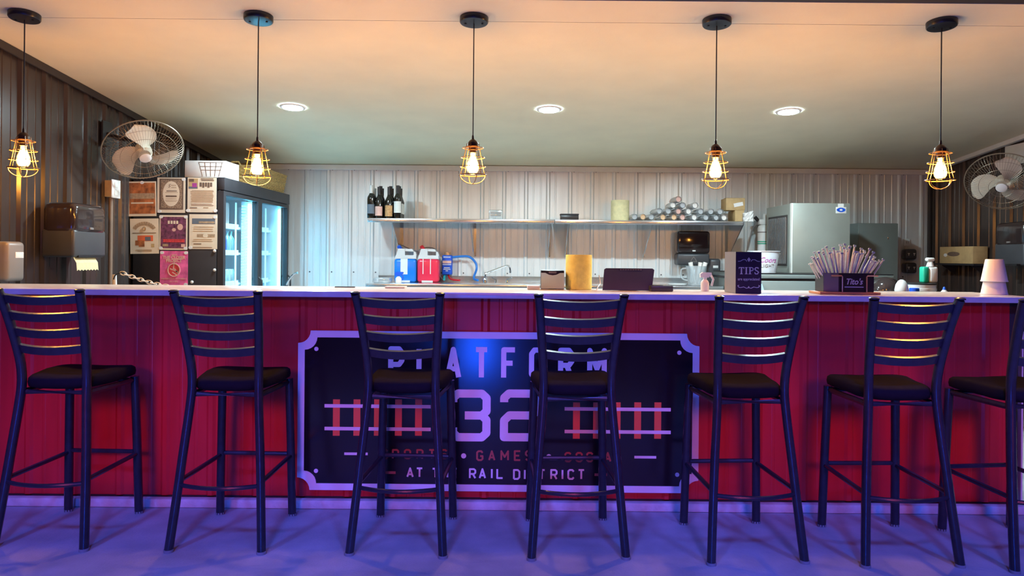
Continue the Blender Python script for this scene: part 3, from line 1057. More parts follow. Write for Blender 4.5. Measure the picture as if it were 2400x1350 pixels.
lines(.08, .90, (.64, .58, .52, .28, .23), 'ink_soft', .010)
lines(.16, .46, (.15,), 'ink', .022)
lines(.06, .92, (.05,), 'ink', .012)
tape((.92, .92), (.05, .04))
_, rect, ell, lines, words, tape, *_r = paper(375.5, 588, 440, 671, M['pink_print'], 'bright pink concert poster with round red emblem, lowest on the cooler')
words('THE CLOSER', .5, .81, .125, 'lab_pink', .90, offset=.0012)
words('PROJECT', .5, .72, .125, 'lab_pink', .90, offset=.0012)
lines(.40, .60, (.90, .87), 'lab_pink', .014)
ell(.5, .46, .20, .17, 'red_print')
ell(.5, .46, .215, .18, 'lab_pink', ring=.008, lift=.0010)
for a0, b0 in (((.36, .50), (.66, .40)), ((.50, .62), (.48, .46)), ((.44, .40), (.60, .32)), ((.52, .50), (.66, .36))):
    q = MB().ribbon([((a0[0] - .5) * _r[1], (a0[1] - .5) * _r[2]), ((b0[0] - .5) * _r[1], (b0[1] - .5) * _r[2])], .008, _r[0], .0010)
    build('emblem_stroke', q, M['lab_pink'], _, smooth=False)
words('WEDNESDAY, OCTOBER 5', .5, .21, .066, 'lab_pink', .92)
words('AT 7 PM', .5, .13, .066, 'lab_pink', .92)
tape((.07, .95), (.93, .95), (.93, .05))

# white box and wicker basket on the cooler's top
a, b = P(433, 376, 5.84), P(529, 416, 5.84)
bx_ = thing('storage_box', 'white box printed with a wire basket, on top of the cooler', 'box', ((a.x + b.x) / 2, 5.98, FZ))
build('body', MB().rbox((a.x, 5.84, FZ + .0005), (b.x, 6.12, a.z), .004), M['white'], bx_)
F = facing((b.x - .115, 5.8398, (a.z + FZ) / 2 + .002))
q = MB()
for u in (-.085, -.045, -.005, .035, .075):
    q.ribbon([(u * 1.15, .052), (u * .8, -.058)], .0035, F, .0008)
for v, ww in ((.052, .100), (.020, .088), (-.008, .078)):
    q.ribbon([(-ww, v), (ww, v)], .0035, F, .0008)
build('printed_basket', q, M['ink'], bx_, smooth=False)
wk = thing('wicker_basket', 'long low woven wicker basket on top of the cooler', 'basket', (-2.47, 6.95, FZ))
q = MB()
nn = 12
for i in range(nn):
    zz = FZ + .009 + i * .0155
    g = i / (nn - 1) * .025
    loop = []
    x0_, x1_, y0_, y1_ = -2.60 - g, -2.345 + g, 6.56 - g, 7.35 + g
    for (xa, ya), (xb, yb) in (((x0_, y0_), (x1_, y0_)), ((x1_, y0_), (x1_, y1_)), ((x1_, y1_), (x0_, y1_)), ((x0_, y1_), (x0_, y0_))):
        m_ = 26 if abs(yb - ya) > abs(xb - xa) else 10
        for j in range(m_):
            t_ = j / m_
            off = .006 * (1 if (j + i) % 2 else -1)
            nx, ny = (0, off) if ya == yb else (off, 0)
            loop.append((xa + (xb - xa) * t_ + nx, ya + (yb - ya) * t_ + ny, zz))
    build('woven_strand', MB().tube(loop, .0085, 6, closed=True), M['wicker'], wk)
build('base', MB().box((-2.60, 6.56, FZ + .001), (-2.345, 7.35, FZ + .008)), M['wicker'], wk, smooth=False)
for s_ in (6.535, 7.375):
    build('handle', MB().tube([(-2.56, s_, FZ + .18), (-2.54, s_, FZ + .215), (-2.48, s_, FZ + .215), (-2.46, s_, FZ + .18)], .008, 6), M['wicker'], wk)

# ------------------------------------------------------------------ wall fans
def make_fan(label, c, n, wallx, spin):
    c, n = Vector(c), Vector(n).normalized()
    t = thing('wall_fan', label, 'fan', tuple(c))
    x = Vector((0, 0, 1)).cross(n).normalized()
    y = n.cross(x)
    F = Matrix(((x.x, y.x, n.x, c.x), (x.y, y.y, n.y, c.y), (x.z, y.z, n.z, c.z), (0, 0, 0, 1)))
    Rf = .268
    g = MB()
    nr = 72
    prof = [(.05, .085), (.13, .080), (.205, .062), (.252, .030), (Rf, 0.0)]
    for k in range(nr):
        a = 2 * pi * k / nr
        g.tube([F @ Vector((r * cos(a), r * sin(a), z)) for r, z in prof], .0011, 3)
    for r, z in ((.09, .083), (.16, .073), (.22, .053)):
        g.tube([F @ Vector((r * cos(2 * pi * j / 48), r * sin(2 * pi * j / 48), z)) for j in range(48)], .0014, 4, closed=True)
    build('front_guard', g, M['fan_wire'], t)
    g = MB()
    for k in range(36):
        a = 2 * pi * k / 36
        g.tube([F @ Vector((r * cos(a), r * sin(a), -z)) for r, z in prof[1:]], .0012, 3)
    build('rear_guard', g, M['fan_wire'], t)
    build('rim', MB().tube([F @ Vector((Rf * cos(2 * pi * j / 64), Rf * sin(2 * pi * j / 64), 0)) for j in range(64)], .005, 6, closed=True), M['fan_wire'], t)
    build('hub_badge', MB().lathe([(.040, .084), (.040, .090), (.030, .094), (.010, .095)], 24, F), M['white'], t)
    for k in range(3):
        a0 = spin + 2 * pi * k / 3
        q = MB()
        vs, fs = [], []
        NR, NA = 12, 8
        key = ((0, .020), (.2, .046), (.45, .080), (.7, .096), (.88, .084), (.96, .058), (1.0, .016))
        for i in range(NR):
            u = (i / (NR - 1)) ** .85
            r = .042 + (.238 - .042) * u
            for (ua, wa), (ub, wb2) in zip(key, key[1:]):
                if ua <= u <= ub + 1e-9:
                    wdt = wa + (wb2 - wa) * (u - ua) / (ub - ua)
            for j in range(NA + 1):
                s_ = -1 + 2 * j / NA
                a = a0 + wdt / r * s_ + .75 * u
                vs.append(F @ Vector((r * cos(a), r * sin(a), .018 + .030 * s_ * (1 - .4 * u))))
        for i in range(NR - 1):
            for j in range(NA):
                p_ = i * (NA + 1) + j
                fs.append((p_, p_ + 1, p_ + NA + 2, p_ + NA + 1))
        m0 = len(vs)
        vs += [v - n * .004 for v in vs]
        fs += [tuple(m0 + i for i in reversed(f)) for f in fs]
        q.add(vs, fs)
        build('blade', q, M['fan_blade'], t, angle=60)
    build('hub', MB().lathe([(.05, -.03), (.055, .0), (.055, .035), (.04, .05)], 20, F), M['fan_blade'], t)
    build('motor', MB().lathe([(.03, -.16), (.065, -.15), (.07, -.08), (.07, -.035)], 20, F), M['black'], t)
    back = F @ Vector((0, 0, -.155))
    wp = Vector((wallx, back.y + .03, back.z + .02))
    build('bracket', MB().tube(smoothpath([back, back * .55 + wp * .45 + Vector((0, 0, -.03)), wp], 5), .016, 8), M['black'], t)
    sgn = 1 if wallx < 0 else -1
    build('mount_plate', MB().box((wallx - .006 if sgn > 0 else wallx - .006, wp.y - .06, wp.z - .09), (wallx + .006, wp.y + .06, wp.z + .09)), M['black'], t, smooth=False)
    return t


make_fan('large round wall fan with cream blades above the papers on the cooler', P(336, 352, 5.30), (.455, -.52, -.725), XL + .03, R(75))
make_fan('large round wall fan with grey blades cut by the right frame edge', P(2350, 426, 5.97), (-.50, -.60, -.62), XR - .05, R(40))

# ------------------------------------------------------------------ left wall fittings
def towel_dispenser(label, xw, sgn, y0, y1, z0, z1, depth, paper_out=False):
    """on a side wall: xw wall face, sgn the side it stands out to"""
    t = thing('towel_dispenser', label, 'towel dispenser', (xw + sgn * depth / 2, (y0 + y1) / 2, z0))
    xa, xb = sorted((xw, xw + sgn * depth))
    zm = z0 + (z1 - z0) * .40
    build('cover', MB().rbox((xa, y0, zm), (xb, y1, z1), .045, seg=4), M['smoke'], t)
    build('lower_body', MB().rbox((xa, y0 + .002, z0), (xb - .004 if sgn > 0 else xb, y1 - .002, zm + .04), .02, seg=3), M['smoke_low'], t)
    xf = xw + sgn * (depth - .002)
    build('latch', MB().rbox((xf - .012, (y0 + y1) / 2 - .02, zm + .04), (xf + .008, (y0 + y1) / 2 + .02, zm + .055), .004), M['grey'], t)
    build('slot', MB().box((xf - .03, y0 + .05, z0 - .002), (xf + .001, y1 - .05, z0 + .012)), M['black'], t, smooth=False)
    return t


towel_dispenser('smoked plastic towel dispenser on the dark left wall', XL + .024, 1, 4.68, 5.05, 1.225, 1.575, .215)
q = MB()
n = 14
for i in range(n + 1):
    y_ = 4.71 + .24 * i / n
    q.add([(-2.842, y_, 1.235), (-2.815, y_, 1.19), (-2.81, y_, 1.138 + (.008 if i % 2 else 0))], [])
fs = []
for i in range(n):
    for j in range(2):
        fs.append((i * 3 + j, i * 3 + 3 + j, i * 3 + 4 + j, i * 3 + 1 + j))
q.f = fs
m_ = len(q.v)
q.v += [v + Vector((-.0012, 0, 0)) for v in q.v]
q.f += [tuple(m_ + i for i in reversed(f)) for f in fs]
single('paper_towel', q, M['roll_pale'], 'cream paper towel hanging from the left wall dispenser', 'paper towel', smooth=False)

sd = thing('soap_dispenser', 'grey soap dispenser with white label at the far left wall', 'soap dispenser', (-2.94, 4.27, 1.09))
build('body', MB().rbox((XL + .024, 4.19, 1.085), (-2.895, 4.345, 1.315), .025, seg=4), M['grey'], sd)
build('label_plate', MB().rbox((-2.897, 4.255, 1.22), (-2.8925, 4.325, 1.255), .002), M['white'], sd)
ob = thing('outlet_box', 'beige surface outlet box on the left wall beside the rust flyer', 'outlet', (-3.0, 5.45, 1.66))
build('box', MB().rbox((XL + .022, 5.40, 1.665), (-2.975, 5.50, 1.785), .004), M['kraft'], ob)
pl = build('cover_plate', MB().rbox((-2.976, 5.392, 1.658), (-2.968, 5.508, 1.792), .003), M['white'], ob)
for z_ in (1.695, 1.755):
    build('socket', MB().rbox((-2.969, 5.425, z_ - .018), (-2.964, 5.475, z_ + .018), .002), M['lab_white'], pl)
single('conduit', MB().tube([(-3.008, 5.45, .02), (-3.008, 5.45, 1.664)], .016, 10), M['conduit'],
       'vertical pipe on the left wall below the outlet box', 'pipe')

# post and chain at the staff gap
pt = P(268, 643, 4.62)
single('chain_post', MB().tube([(pt.x + .045, 4.62, 0.0), (pt.x, 4.62, pt.z)], .013, 10), M['white'],
       'thin leaning white post left of the cooler papers', 'post')
ch = thing('plastic_chain', 'white plastic link chain hanging below the cooler papers', 'chain', tuple(P(285, 640, 4.60)))
p0, p1 = P(284, 639, 4.60), P(415, 675, 4.60)
nl = 13
for i in range(nl):
    t_ = (i + .5) / nl
    c_ = p0.lerp(p1, t_) + Vector((0, 0, -.012 * sin(pi * t_)))
    d = (p1 - p0).normalized()
    up = Vector((0, -1, 0)) if i % 2 else Vector((0, 0, 1))
    up = (up - d * up.dot(d)).normalized()
    lw, lh = .021, .011
    loop = [c_ + d * (lw * cos(2 * pi * j / 12)) + up * (lh * sin(2 * pi * j / 12)) for j in range(12)]
    build('link', MB().tube(loop, .0036, 6, closed=True), M['white'], ch)
single('chain_hook', MB().tube(smoothpath([(pt.x + .003, 4.607, pt.z - .03), (pt.x + .02, 4.60, pt.z - .002), tuple(p0 + Vector((.01, 0, .004)))], 4), .004, 6),
       M['black'], 'small dark hook between the white post and the chain', 'hook')

# ------------------------------------------------------------------ steel wall shelf and what stands on it
SHY0, SHY1 = 7.08, YB - .024
zs = 1.2575 + (600 - 514) * 7.08 / FPX
for (xa, xb, brs, lab) in ((P(861, 515, 7.08).x, P(1300, 515, 7.08).x - .002, (930, 1107, 1287), 'left stainless steel wall shelf carrying the wine bottles'),
                           (P(1300, 515, 7.08).x + .002, P(1742, 515, 7.08).x, (1328, 1517, 1722), 'right stainless steel wall shelf carrying the wrapped cup sleeves')):
    sh = thing('wall_shelf', lab, 'shelf', ((xa + xb) / 2, YB - .02, zs - .3), group='steel wall shelves')
    q = MB().rbox((xa, SHY0, zs - .040), (xb, SHY0 + .012, zs), .005)
    build('front_lip', q, M['steel'], sh)
    build('board', MB().box((xa + .002, SHY0 + .0122, zs - .006), (xb - .002, SHY1, zs - .0005)), M['steel'], sh, smooth=False)
    build('back_lip', MB().box((xa + .002, SHY1 - .004, zs - .0004), (xb - .002, SHY1, zs + .03)), M['steel'], sh, smooth=False)
    for bpx in brs:
        x_ = P(bpx, 540, 7.4).x
        q = MB()
        q.add([(x_ - .004, SHY1, zs - .0065), (x_ - .004, SHY0 + .03, zs - .0065), (x_ - .004, SHY0 + .03, zs - .03), (x_ - .004, SHY1 - .03, zs - .36), (x_ - .004, SHY1, zs - .36),
               (x_ + .004, SHY1, zs - .0065), (x_ + .004, SHY0 + .03, zs - .0065), (x_ + .004, SHY0 + .03, zs - .03), (x_ + .004, SHY1 - .03, zs - .36), (x_ + .004, SHY1, zs - .36)],
              [(0, 1, 2, 3, 4), (9, 8, 7, 6, 5), (0, 5, 6, 1), (1, 6, 7, 2), (2, 7, 8, 3), (3, 8, 9, 4), (4, 9, 5, 0)])
        br = build('bracket', q, M['steel'], sh, smooth=False)
        build('flange', MB().box((x_ + .0042, SHY1 - .003, zs - .36), (x_ + .024, SHY1, zs - .0065)), M['steel'], br, smooth=False)

WINE = [(.034, 0), (.0375, .004), (.0375, .190), (.034, .208), (.022, .228), (.0145, .245), (.0135, .300), (.0155, .301), (.0155, .318)]
WINE2 = [(.034, 0), (.0375, .004), (.0375, .165), (.030, .190), (.018, .215), (.0145, .235), (.0135, .288), (.0155, .289), (.0155, .303)]


def wine_bottle(px, y, prof, lab_m, label, l0=.05, l1=.15, group=None, cap=None, arc=pi * .9):
    x_ = P(px, 510, y).x
    t = thing('wine_bottle', label, 'bottle', (x_, y, zs), group=group or 'wine bottles on the wall shelf')
    build('glass', MB().lathe(prof, 20, Matrix.Translation((0, 0, .0004))), M['wine'], t, local=True)
    h = prof[-1][1]
    build('capsule', MB().lathe([(.0160, h - .075), (.0165, h - .015), (.0165, h + .002), (.010, h + .003)], 16, caps=True), cap or M['black'], t, local=True)
    if lab_m:
        q = MB()
        n = 12
        vs = []
        for i in range(n + 1):
            a = -pi / 2 - arc / 2 + arc * i / n
            for z_ in (l0, l1):
                vs.append((.0381 * cos(a), .0381 * sin(a), z_))
        q.add(vs, [(2 * i, 2 * i + 2, 2 * i + 3, 2 * i + 1) for i in range(n)])
        build('paper_label', q, lab_m, t, local=True)
    return t


COLS = [(869.5, WINE, 'lab_blue', 'wine bottle with slate blue label and pale cap, leftmost on the shelf', .045, .135, M['lab_white']),
        (888.0, WINE2, 'lab_pink', 'wine bottle with peach arched label, second in the front row', .025, .115, None),
        (911.5, WINE2, 'lab_gold', 'wine bottle with brown and gold label, third in the front row', .02, .125, None),
        (932.0, WINE, 'lab_white', 'wine bottle with large white label, rightmost in the front row', .055, .165, None)]
for px, pf, lm, lab, l0, l1, cp in COLS:
    wine_bottle(px, 7.15, pf, M[lm], lab, l0, l1, cap=cp, arc=pi * .75)
    x_ = P(px, 510, 7.15).x
    for k, dy in enumerate((.085, .17)):
        px2 = CX + (px - CX) * 7.15 / (7.15 + dy)
        wine_bottle(px2, 7.15 + dy, WINE if k == 0 else WINE2, M['lab_white'] if px == 932.0 else None,
                    f'dark wine bottle {"directly" if k == 0 else "two places"} behind the one with the {lab.split("with ")[1].split(" label")[0]} label', .05, .15, cap=cp)

p = P(1162, 513, 7.20)
so_ = thing('sign_holder', 'small clear sign holder with a white card on the wall shelf', 'sign', (p.x, 7.20, zs))
build('clear_body', MB().rbox((p.x - .068, 7.18, zs + .0005), (p.x + .068, 7.23, zs + .095), .012), M['clear_plastic'], so_)
build('white_card', MB().box((p.x + .0, 7.20, zs + .01), (p.x + .064, 7.204, zs + .085)), M['lab_white'], so_, smooth=False)
q = MB()
for v in (.07, .055, .04):
    q.box((p.x - .05, 7.1785, zs + v - .003), (p.x + .05, 7.1795, zs + v + .003))
build('text_lines', q, M['grey'], so_, smooth=False)
p = P(1334, 515, 7.20)
bxo = thing('black_box', 'small black lidded box on the wall shelf', 'box', (p.x, 7.20, zs))
build('body', MB().rbox((p.x - .088, 7.14, zs + .0005), (p.x + .088, 7.26, zs + .048), .006), M['black'], bxo)
build('lid', MB().rbox((p.x - .090, 7.138, zs + .0485), (p.x + .090, 7.262, zs + .062), .004), M['black_matt'], bxo)
p = P(1453, 515, 7.20)


def paper_roll(name, x, y, z, r, h, material, label):
    t = thing(name, label, 'paper roll', (x, y, z))
    build('paper', MB().lathe([(r * .28, 0.0005), (r - .003, 0.0005), (r, .004), (r, h - .004), (r - .003, h), (r * .28, h), (r * .28, 0.0005)], 36,
                              Matrix.Translation((x, y, z)), caps=False), material, t)
    build('core', MB().lathe([(r * .24, .001), (r * .275, .001), (r * .275, h - .001), (r * .24, h - .001), (r * .24, .001)], 20,
                             Matrix.Translation((x, y, z)), caps=False), M['kraft'], t)
    return t


paper_roll('paper_roll', p.x, 7.20, zs, .088, .198, M['roll_pale'], 'pale yellow paper roll standing on the wall shelf')

# wrapped sleeves of cups, piled three high
SLR = .0335
inner_mats = [M['lab_pink'], M['cup'], mat('grey_cup_end', (.45, .48, .50), .5, var=.1), mat('peach_cup_end', (.80, .52, .30), .5, var=.1)]


def sleeve_proto(mi):
    t = thing('cup_sleeve', 'clear wrapped sleeve of plastic cups piled on the right wall shelf', 'cup sleeve', group='wrapped cup sleeves on the wall shelf')
    c = MB()
    n = 7
    for i in range(n):
        y0 = -.14 + .28 * i / n
        c.lathe([(SLR * .70, y0), (SLR * .88, y0 + .036), (SLR * .92, y0 + .039)], 14, Matrix.Rotation(-pi / 2, 4, 'X'))
    build('cups', c, inner_mats[mi], t, local=True)
    q = MB()
    N, K = 18, 13
    rnd = random.Random(mi)
    vs = []
    for i in range(K):
        y = -.165 + .33 * i / (K - 1)
        e = abs(i - (K - 1) / 2) / ((K - 1) / 2)
        rr = SLR * (1 if e < .8 else .86)
        for j in range(N):
            a = 2 * pi * j / N
            k = rr * (1 - .10 * rnd.random())
            vs.append((k * cos(a), y, k * sin(a)))
    q.add(vs, [(i * N + j, i * N + (j + 1) % N, (i + 1) * N + (j + 1) % N, (i + 1) * N + j) for i in range(K - 1) for j in range(N)])
    build('wrap', q, M['wrap'], t, local=True, angle=25)
    return t


SP = [(1488, 0, 2), (1506, 0, 3), (1527, 0, 2), (1554, 0, 3), (1579, 0, 3), (1600, 0, 0), (1626, 0, 1), (1655, 0, 2), (1678, 0, 2), (1697, 0, 1),
      (1544, 1, 2), (1566, 1, 2), (1589, 1, 0), (1613, 1, 1), (1643, 1, 2), (1667, 1, 2), (1688, 1, 2), (1578, 2, 1), (1601, 2, 2), (1630, 2, 1), (1590, 3, 0)]
protos = {}
for px, lv, mi in SP:
    if mi not in protos:
        protos[mi] = sleeve_proto(mi)
        o = protos[mi]
    else:
        o = copy_tree(protos[mi])
    x_ = P(px, 510, 7.12).x
    o.location = (x_, 7.265 + random.uniform(-.004, .004), zs + SLR + .001 + lv * SLR * 1.72)
    o.rotation_euler = (0, random.uniform(0, 3), R(random.uniform(-2, 2)))
    o['label'] = ('wrapped cup sleeve in the bottom row resting on the right wall shelf', 'wrapped cup sleeve in the second row of the shelf pile',
                  'wrapped cup sleeve in the third row of the shelf pile', 'wrapped cup sleeve lying on the very top of the pile')[lv]
p = P(1728, 515, 7.20)
single('brown_carton', MB().rbox((p.x - .04, 7.14, zs + .0005), (p.x + .05, 7.38, zs + .108), .004), M['kraft'],
       'brown carton under the small cardboard box at the shelf end', 'box')
cb = thing('cardboard_box', 'small tan cardboard box with white label on top of the shelf pile', 'box', (p.x - .02, 7.23, zs + .109))
build('carton', MB().rbox((p.x - .125, 7.15, zs + .109), (p.x + .06, 7.33, zs + .225), .004), M['kraft'], cb)
build('flap', MB().box((p.x - .123, 7.152, zs + .2255), (p.x + .058, 7.24, zs + .229), ), M['kraft'], cb, smooth=False)
F = facing((p.x - .005, 7.1495, zs + .165)) @ Matrix.Rotation(R(12), 4, 'Z')
build('white_label', MB().box((-.045, -.018, 0), (.045, .018, .001), F), M['white'], cb, smooth=False)
q = MB()
random.seed(3)
for i in range(7):
    for j in range(6):
        q.v.append(Vector((p.x + .03 + .016 * i, 7.105 + random.uniform(-.012, .012), zs + .001 + .02 * j * (1 - .06 * (6 - i) * random.random()))))
q.f = [(i * 6 + j, i * 6 + 6 + j, i * 6 + 7 + j, i * 6 + 1 + j) for i in range(6) for j in range(5)]
m_ = len(q.v)
q.v += [v + Vector((0, .03, 0)) for v in q.v]
q.f += [tuple(m_ + i for i in reversed(f)) for f in q.f]
single('crumpled_bag', q, M['white'], 'crumpled white plastic bag at the right end of the wall shelf', 'bag', smooth=False)

# ------------------------------------------------------------------ sink run below the shelf
ZT = .985
sk = thing('sink_table', 'long stainless steel sink table along the silver back wall', 'sink', (.3, 7.35, 0))
build('worktop', MB().rbox((-1.45, 7.02, ZT - .04), (1.95, YB - .03, ZT), .006), M['steel'], sk)
build('backsplash', MB().box((-1.45, YB - .0295, ZT - .04), (1.95, YB - .0225, ZT + .06)), M['steel'], sk, smooth=False)
build('apron', MB().box((-1.43, 7.04, .55), (1.93, 7.055, ZT - .041)), M['steel'], sk, smooth=False)
for x_ in (-1.40, .25, 1.90):
    for y_ in (7.08, 7.62):
        build('leg', MB().cyl((x_, y_, 0), (x_, y_, ZT - .041), .02, n=10), M['steel'], sk)


def jug(px0, px1, y, liq, cap, label):
    a, b = P(px0, 660, y), P(px1, 660, y)
    w_ = b.x - a.x
    cx = (a.x + b.x) / 2
    t = thing('liquid_jug', label, 'jug', (cx, y + .08, ZT))
    d = .15
    build('liquid_body', MB().rbox((a.x, y, ZT + .0008), (b.x, y + d, ZT + .235), .03, seg=4), liq, t)
    # milky shoulders with an open carrying handle
    F = facing((cx, y + d * .85, ZT + .236))
    q = MB()
    hw = w_ / 2 - .004
    out = [(-hw, 0), (hw, 0), (hw - .005, .045), (hw - .035, .095), (-hw + .06, .105), (-hw + .03, .10), (-hw + .012, .05)]
    q.prism([(-hw, 0), (hw, 0), (hw, .035), (-hw + .01, .035)], F, d * .75)
    q.prism([(-hw + .01, .0351), (-.01, .0351), (-.01, .10), (-hw + .03, .10)], F, d * .6)
    q.prism([(-.0099, .075), (hw - .03, .072), (hw - .045, .098), (-.0099, .0999)], F, d * .5)
    q.prism([(hw - .03, .0351), (hw, .0351), (hw - .012, .07), (hw - .03, .0719)], F, d * .5)
    build('shoulder', q, M['jug'], t, smooth=False)
    build('cap', MB().cyl(F @ Vector((-hw + .045, .098, d * .3)), F @ Vector((-hw + .030, .125, d * .42)), .021, .019, 14), cap, t)
    return t, cx


t, cx = jug(923, 975, 7.36, M['blue_liq'], M['blue'], 'translucent jug of bright blue liquid by the sink')
build('paper_label', MB().box((cx - .045, 7.3585, ZT + .08), (cx + .025, 7.3596, ZT + .235)), M['lab_white'], t, smooth=False)
build('base_grip', MB().box((cx - .06, 7.358, ZT + .002), (cx + .05, 7.3597, ZT + .02)), M['jug'], t, smooth=False)
t, cx = jug(977, 1028, 7.36, M['red_liq'], M['red_hose'], 'translucent jug of red liquid beside the blue one')
q = MB()
for dx in (-.052, .022):
    q.box((cx + dx, 7.3585, ZT + .085), (cx + dx + .008, 7.3596, ZT + .235))
build('label_edges', q, M['lab_white'], t, smooth=False)
build('base_grip', MB().box((cx - .06, 7.358, ZT + .002), (cx + .05, 7.3597, ZT + .02)), M['jug'], t, smooth=False)
yh = 7.55
single('supply_tube', MB().tube(smoothpath([P(936, 572, yh - .03), P(955, 581, yh), P(975, 588, yh), P(1000, 580, yh), P(1022, 586, yh), P(1032, 612, yh), P(1030, 640, yh), P(1036, 655, yh + .06)], 5), .0055, 6),
       M['grey'], 'thin grey supply tube arching from the jugs', 'tube')

ds = thing('chemical_dispenser', 'blue wall chemical dispenser with white print right of the jugs', 'dispenser', tuple(P(1047, 645, YB - .02)))
a, b = P(1036, 598, 7.56), P(1059, 644, 7.56)
build('body', MB().rbox((a.x, 7.56, b.z), (b.x, YB - .023, a.z), .012, seg=3), M['blue'], ds)
cxm = (a.x + b.x) / 2
build('top_valve', MB().cyl((cxm, 7.62, a.z), (cxm, 7.62, a.z + .03), .032, n=16), M['copper'], ds)
hgt = a.z - b.z
build('print_band', MB().box((a.x + .006, 7.5585, b.z + hgt * .58), (b.x - .006, 7.5597, b.z + hgt * .72)), M['lab_pink'], ds, smooth=False)
build('print_band', MB().box((a.x + .006, 7.5585, b.z + hgt * .50), (b.x - .006, 7.5597, b.z + hgt * .54)), M['lab_white'], ds, smooth=False)
q = MB()
for v, ww in ((.90, .036), (.36, .030), (.28, .036), (.20, .012)):
    q.box((cxm - ww, 7.5585, b.z + hgt * v - .004), (cxm + ww, 7.5597, b.z + hgt * v + .004))
build('text_lines', q, M['lab_white'], ds, smooth=False)
single('blue_water_hose', MB().tube(smoothpath([P(1060, 603, 7.60), P(1080, 601, 7.60), P(1100, 602, 7.60), P(1114, 615, 7.58), P(1117, 630, 7.56), P(1111, 648, 7.56), P(1112, 654, 7.52), P(1120, 657, 7.46)], 5), .012, 8),
       M['blue_hose'], 'thick blue hose curving from the dispenser down to the sink', 'hose')
single('red_hose', MB().tube(smoothpath([P(1051, 645, 7.60), P(1054, 652, 7.57), P(1063, 656, 7.50), P(1077, 657, 7.42)], 5), .010, 8),
       M['red_hose'], 'red hose running down from the blue dispenser', 'hose')
single('teal_hose', MB().tube(smoothpath([P(1042, 645, 7.60), P(1041, 650, 7.57), P(1041, 655, 7.52)], 5), .013, 8),
       M['teal_hose'], 'short teal hose hanging below the blue dispenser', 'hose')
fa = thing('swing_faucet', 'chrome swing faucet with raised spout over the sink', 'faucet', tuple(P(1136, 662, 7.5)))
build('spout', MB().tube(smoothpath([P(1137, 652, 7.5), P(1138, 643, 7.5), P(1146, 638, 7.5), P(1165, 631, 7.5), P(1188, 623, 7.5), P(1194, 626, 7.5), P(1196, 634, 7.5)], 4), .009, 8), M['chrome'], fa)
pb = P(1136.5, 652, 7.5)
build('valve_body', MB().lathe([(.024, 0), (.024, .03), (.014, .05), (.014, pb.z - ZT)], 14, Matrix.Translation((pb.x, 7.5, ZT + .0005))), M['chrome'], fa)
pe = P(1196, 634, 7.5)
build('aerator', MB().cyl(pe, pe - Vector((0, 0, .025)), .011, n=12), M['chrome'], fa)
for px in (1162, 1188):
    p = P(px, 668, 7.45)
    lv = thing('tap_lever', f'small chrome tap lever {"left" if px == 1162 else "right"} below the faucet spout', 'tap', (p.x, 7.45, ZT))
    build('stem', MB().lathe([(.014, 0), (.010, .02), (.010, .034)], 12, Matrix.Translation((p.x, 7.45, ZT + .0005))), M['chrome'], lv)
    build('lever', MB().tube([(p.x, 7.45, ZT + .03), (p.x + (.05 if px > 1170 else -.04), 7.42, ZT + .055)], .007, 8), M['chrome'], lv)


def trigger_bottle(px, y, z, h, body_m, head_m, label, flip=1, r=.035):
    x_ = P(px, 660, y).x
    t = thing('spray_bottle', label, 'spray bottle', (x_, y, z))
    T_ = Matrix.Translation((x_, y, z + .0006))
    build('bottle', MB().lathe([(r * .9, 0), (r, .008), (r, h * .50), (r * .8, h * .62), (r * .42, h * .72), (r * .42, h * .78)], 18, T_), body_m, t)
    build('collar', MB().lathe([(r * .48, h * .77), (r * .48, h * .84)], 14, T_), head_m, t)
    zt_ = z + h * .84
    head = [(-.040, .0), (.030, .0), (.055, .028), (.052, .042), (-.020, .045), (-.042, .03)]
    F = facing((x_, y + .011, zt_))
    build('trigger_head', MB().prism([(u * flip * r / .035, v * r / .035) for u, v in (head if flip > 0 else head[::-1])], F, .022), head_m, t, smooth=False)
    tr = MB().tube([(x_ + flip * .028, y, zt_ + .02), (x_ + flip * .045, y, zt_ - .010), (x_ + flip * .036, y, zt_ - .045)], .006, 6)
    build('trigger', tr, head_m, t)
    return t


trigger_bottle(934, 7.16, ZT - .095 + .0956, .085, M['white'], M['blue'], 'small white spray bottle with blue head in front of the jugs', 1, .03)
single('clear_tray', MB().rbox((-1.40, 7.12, ZT + .0006), (-1.24, 7.30, ZT + .05), .012), M['clear_plastic'],
       'clear plastic tray on the sink table left of the jugs', 'tray')
single('dark_tool', MB().tube([P(785, 673, 4.05), P(832, 674, 4.05)], .006, 8), M['black'],
       'short dark tool lying at the back of the worktop below the silver wall', 'tool')

# spray tap by the cooler
p0 = P(672, 668, 7.3)
single('rinse_spray_arm', MB().tube(smoothpath([p0, P(680, 652, 7.3), P(690, 642, 7.3), P(699, 639, 7.3)], 4), [.010] * 12 + [.016], 8), M['chrome'],
       'small chrome rinse spray arm right of the cooler', 'tap')

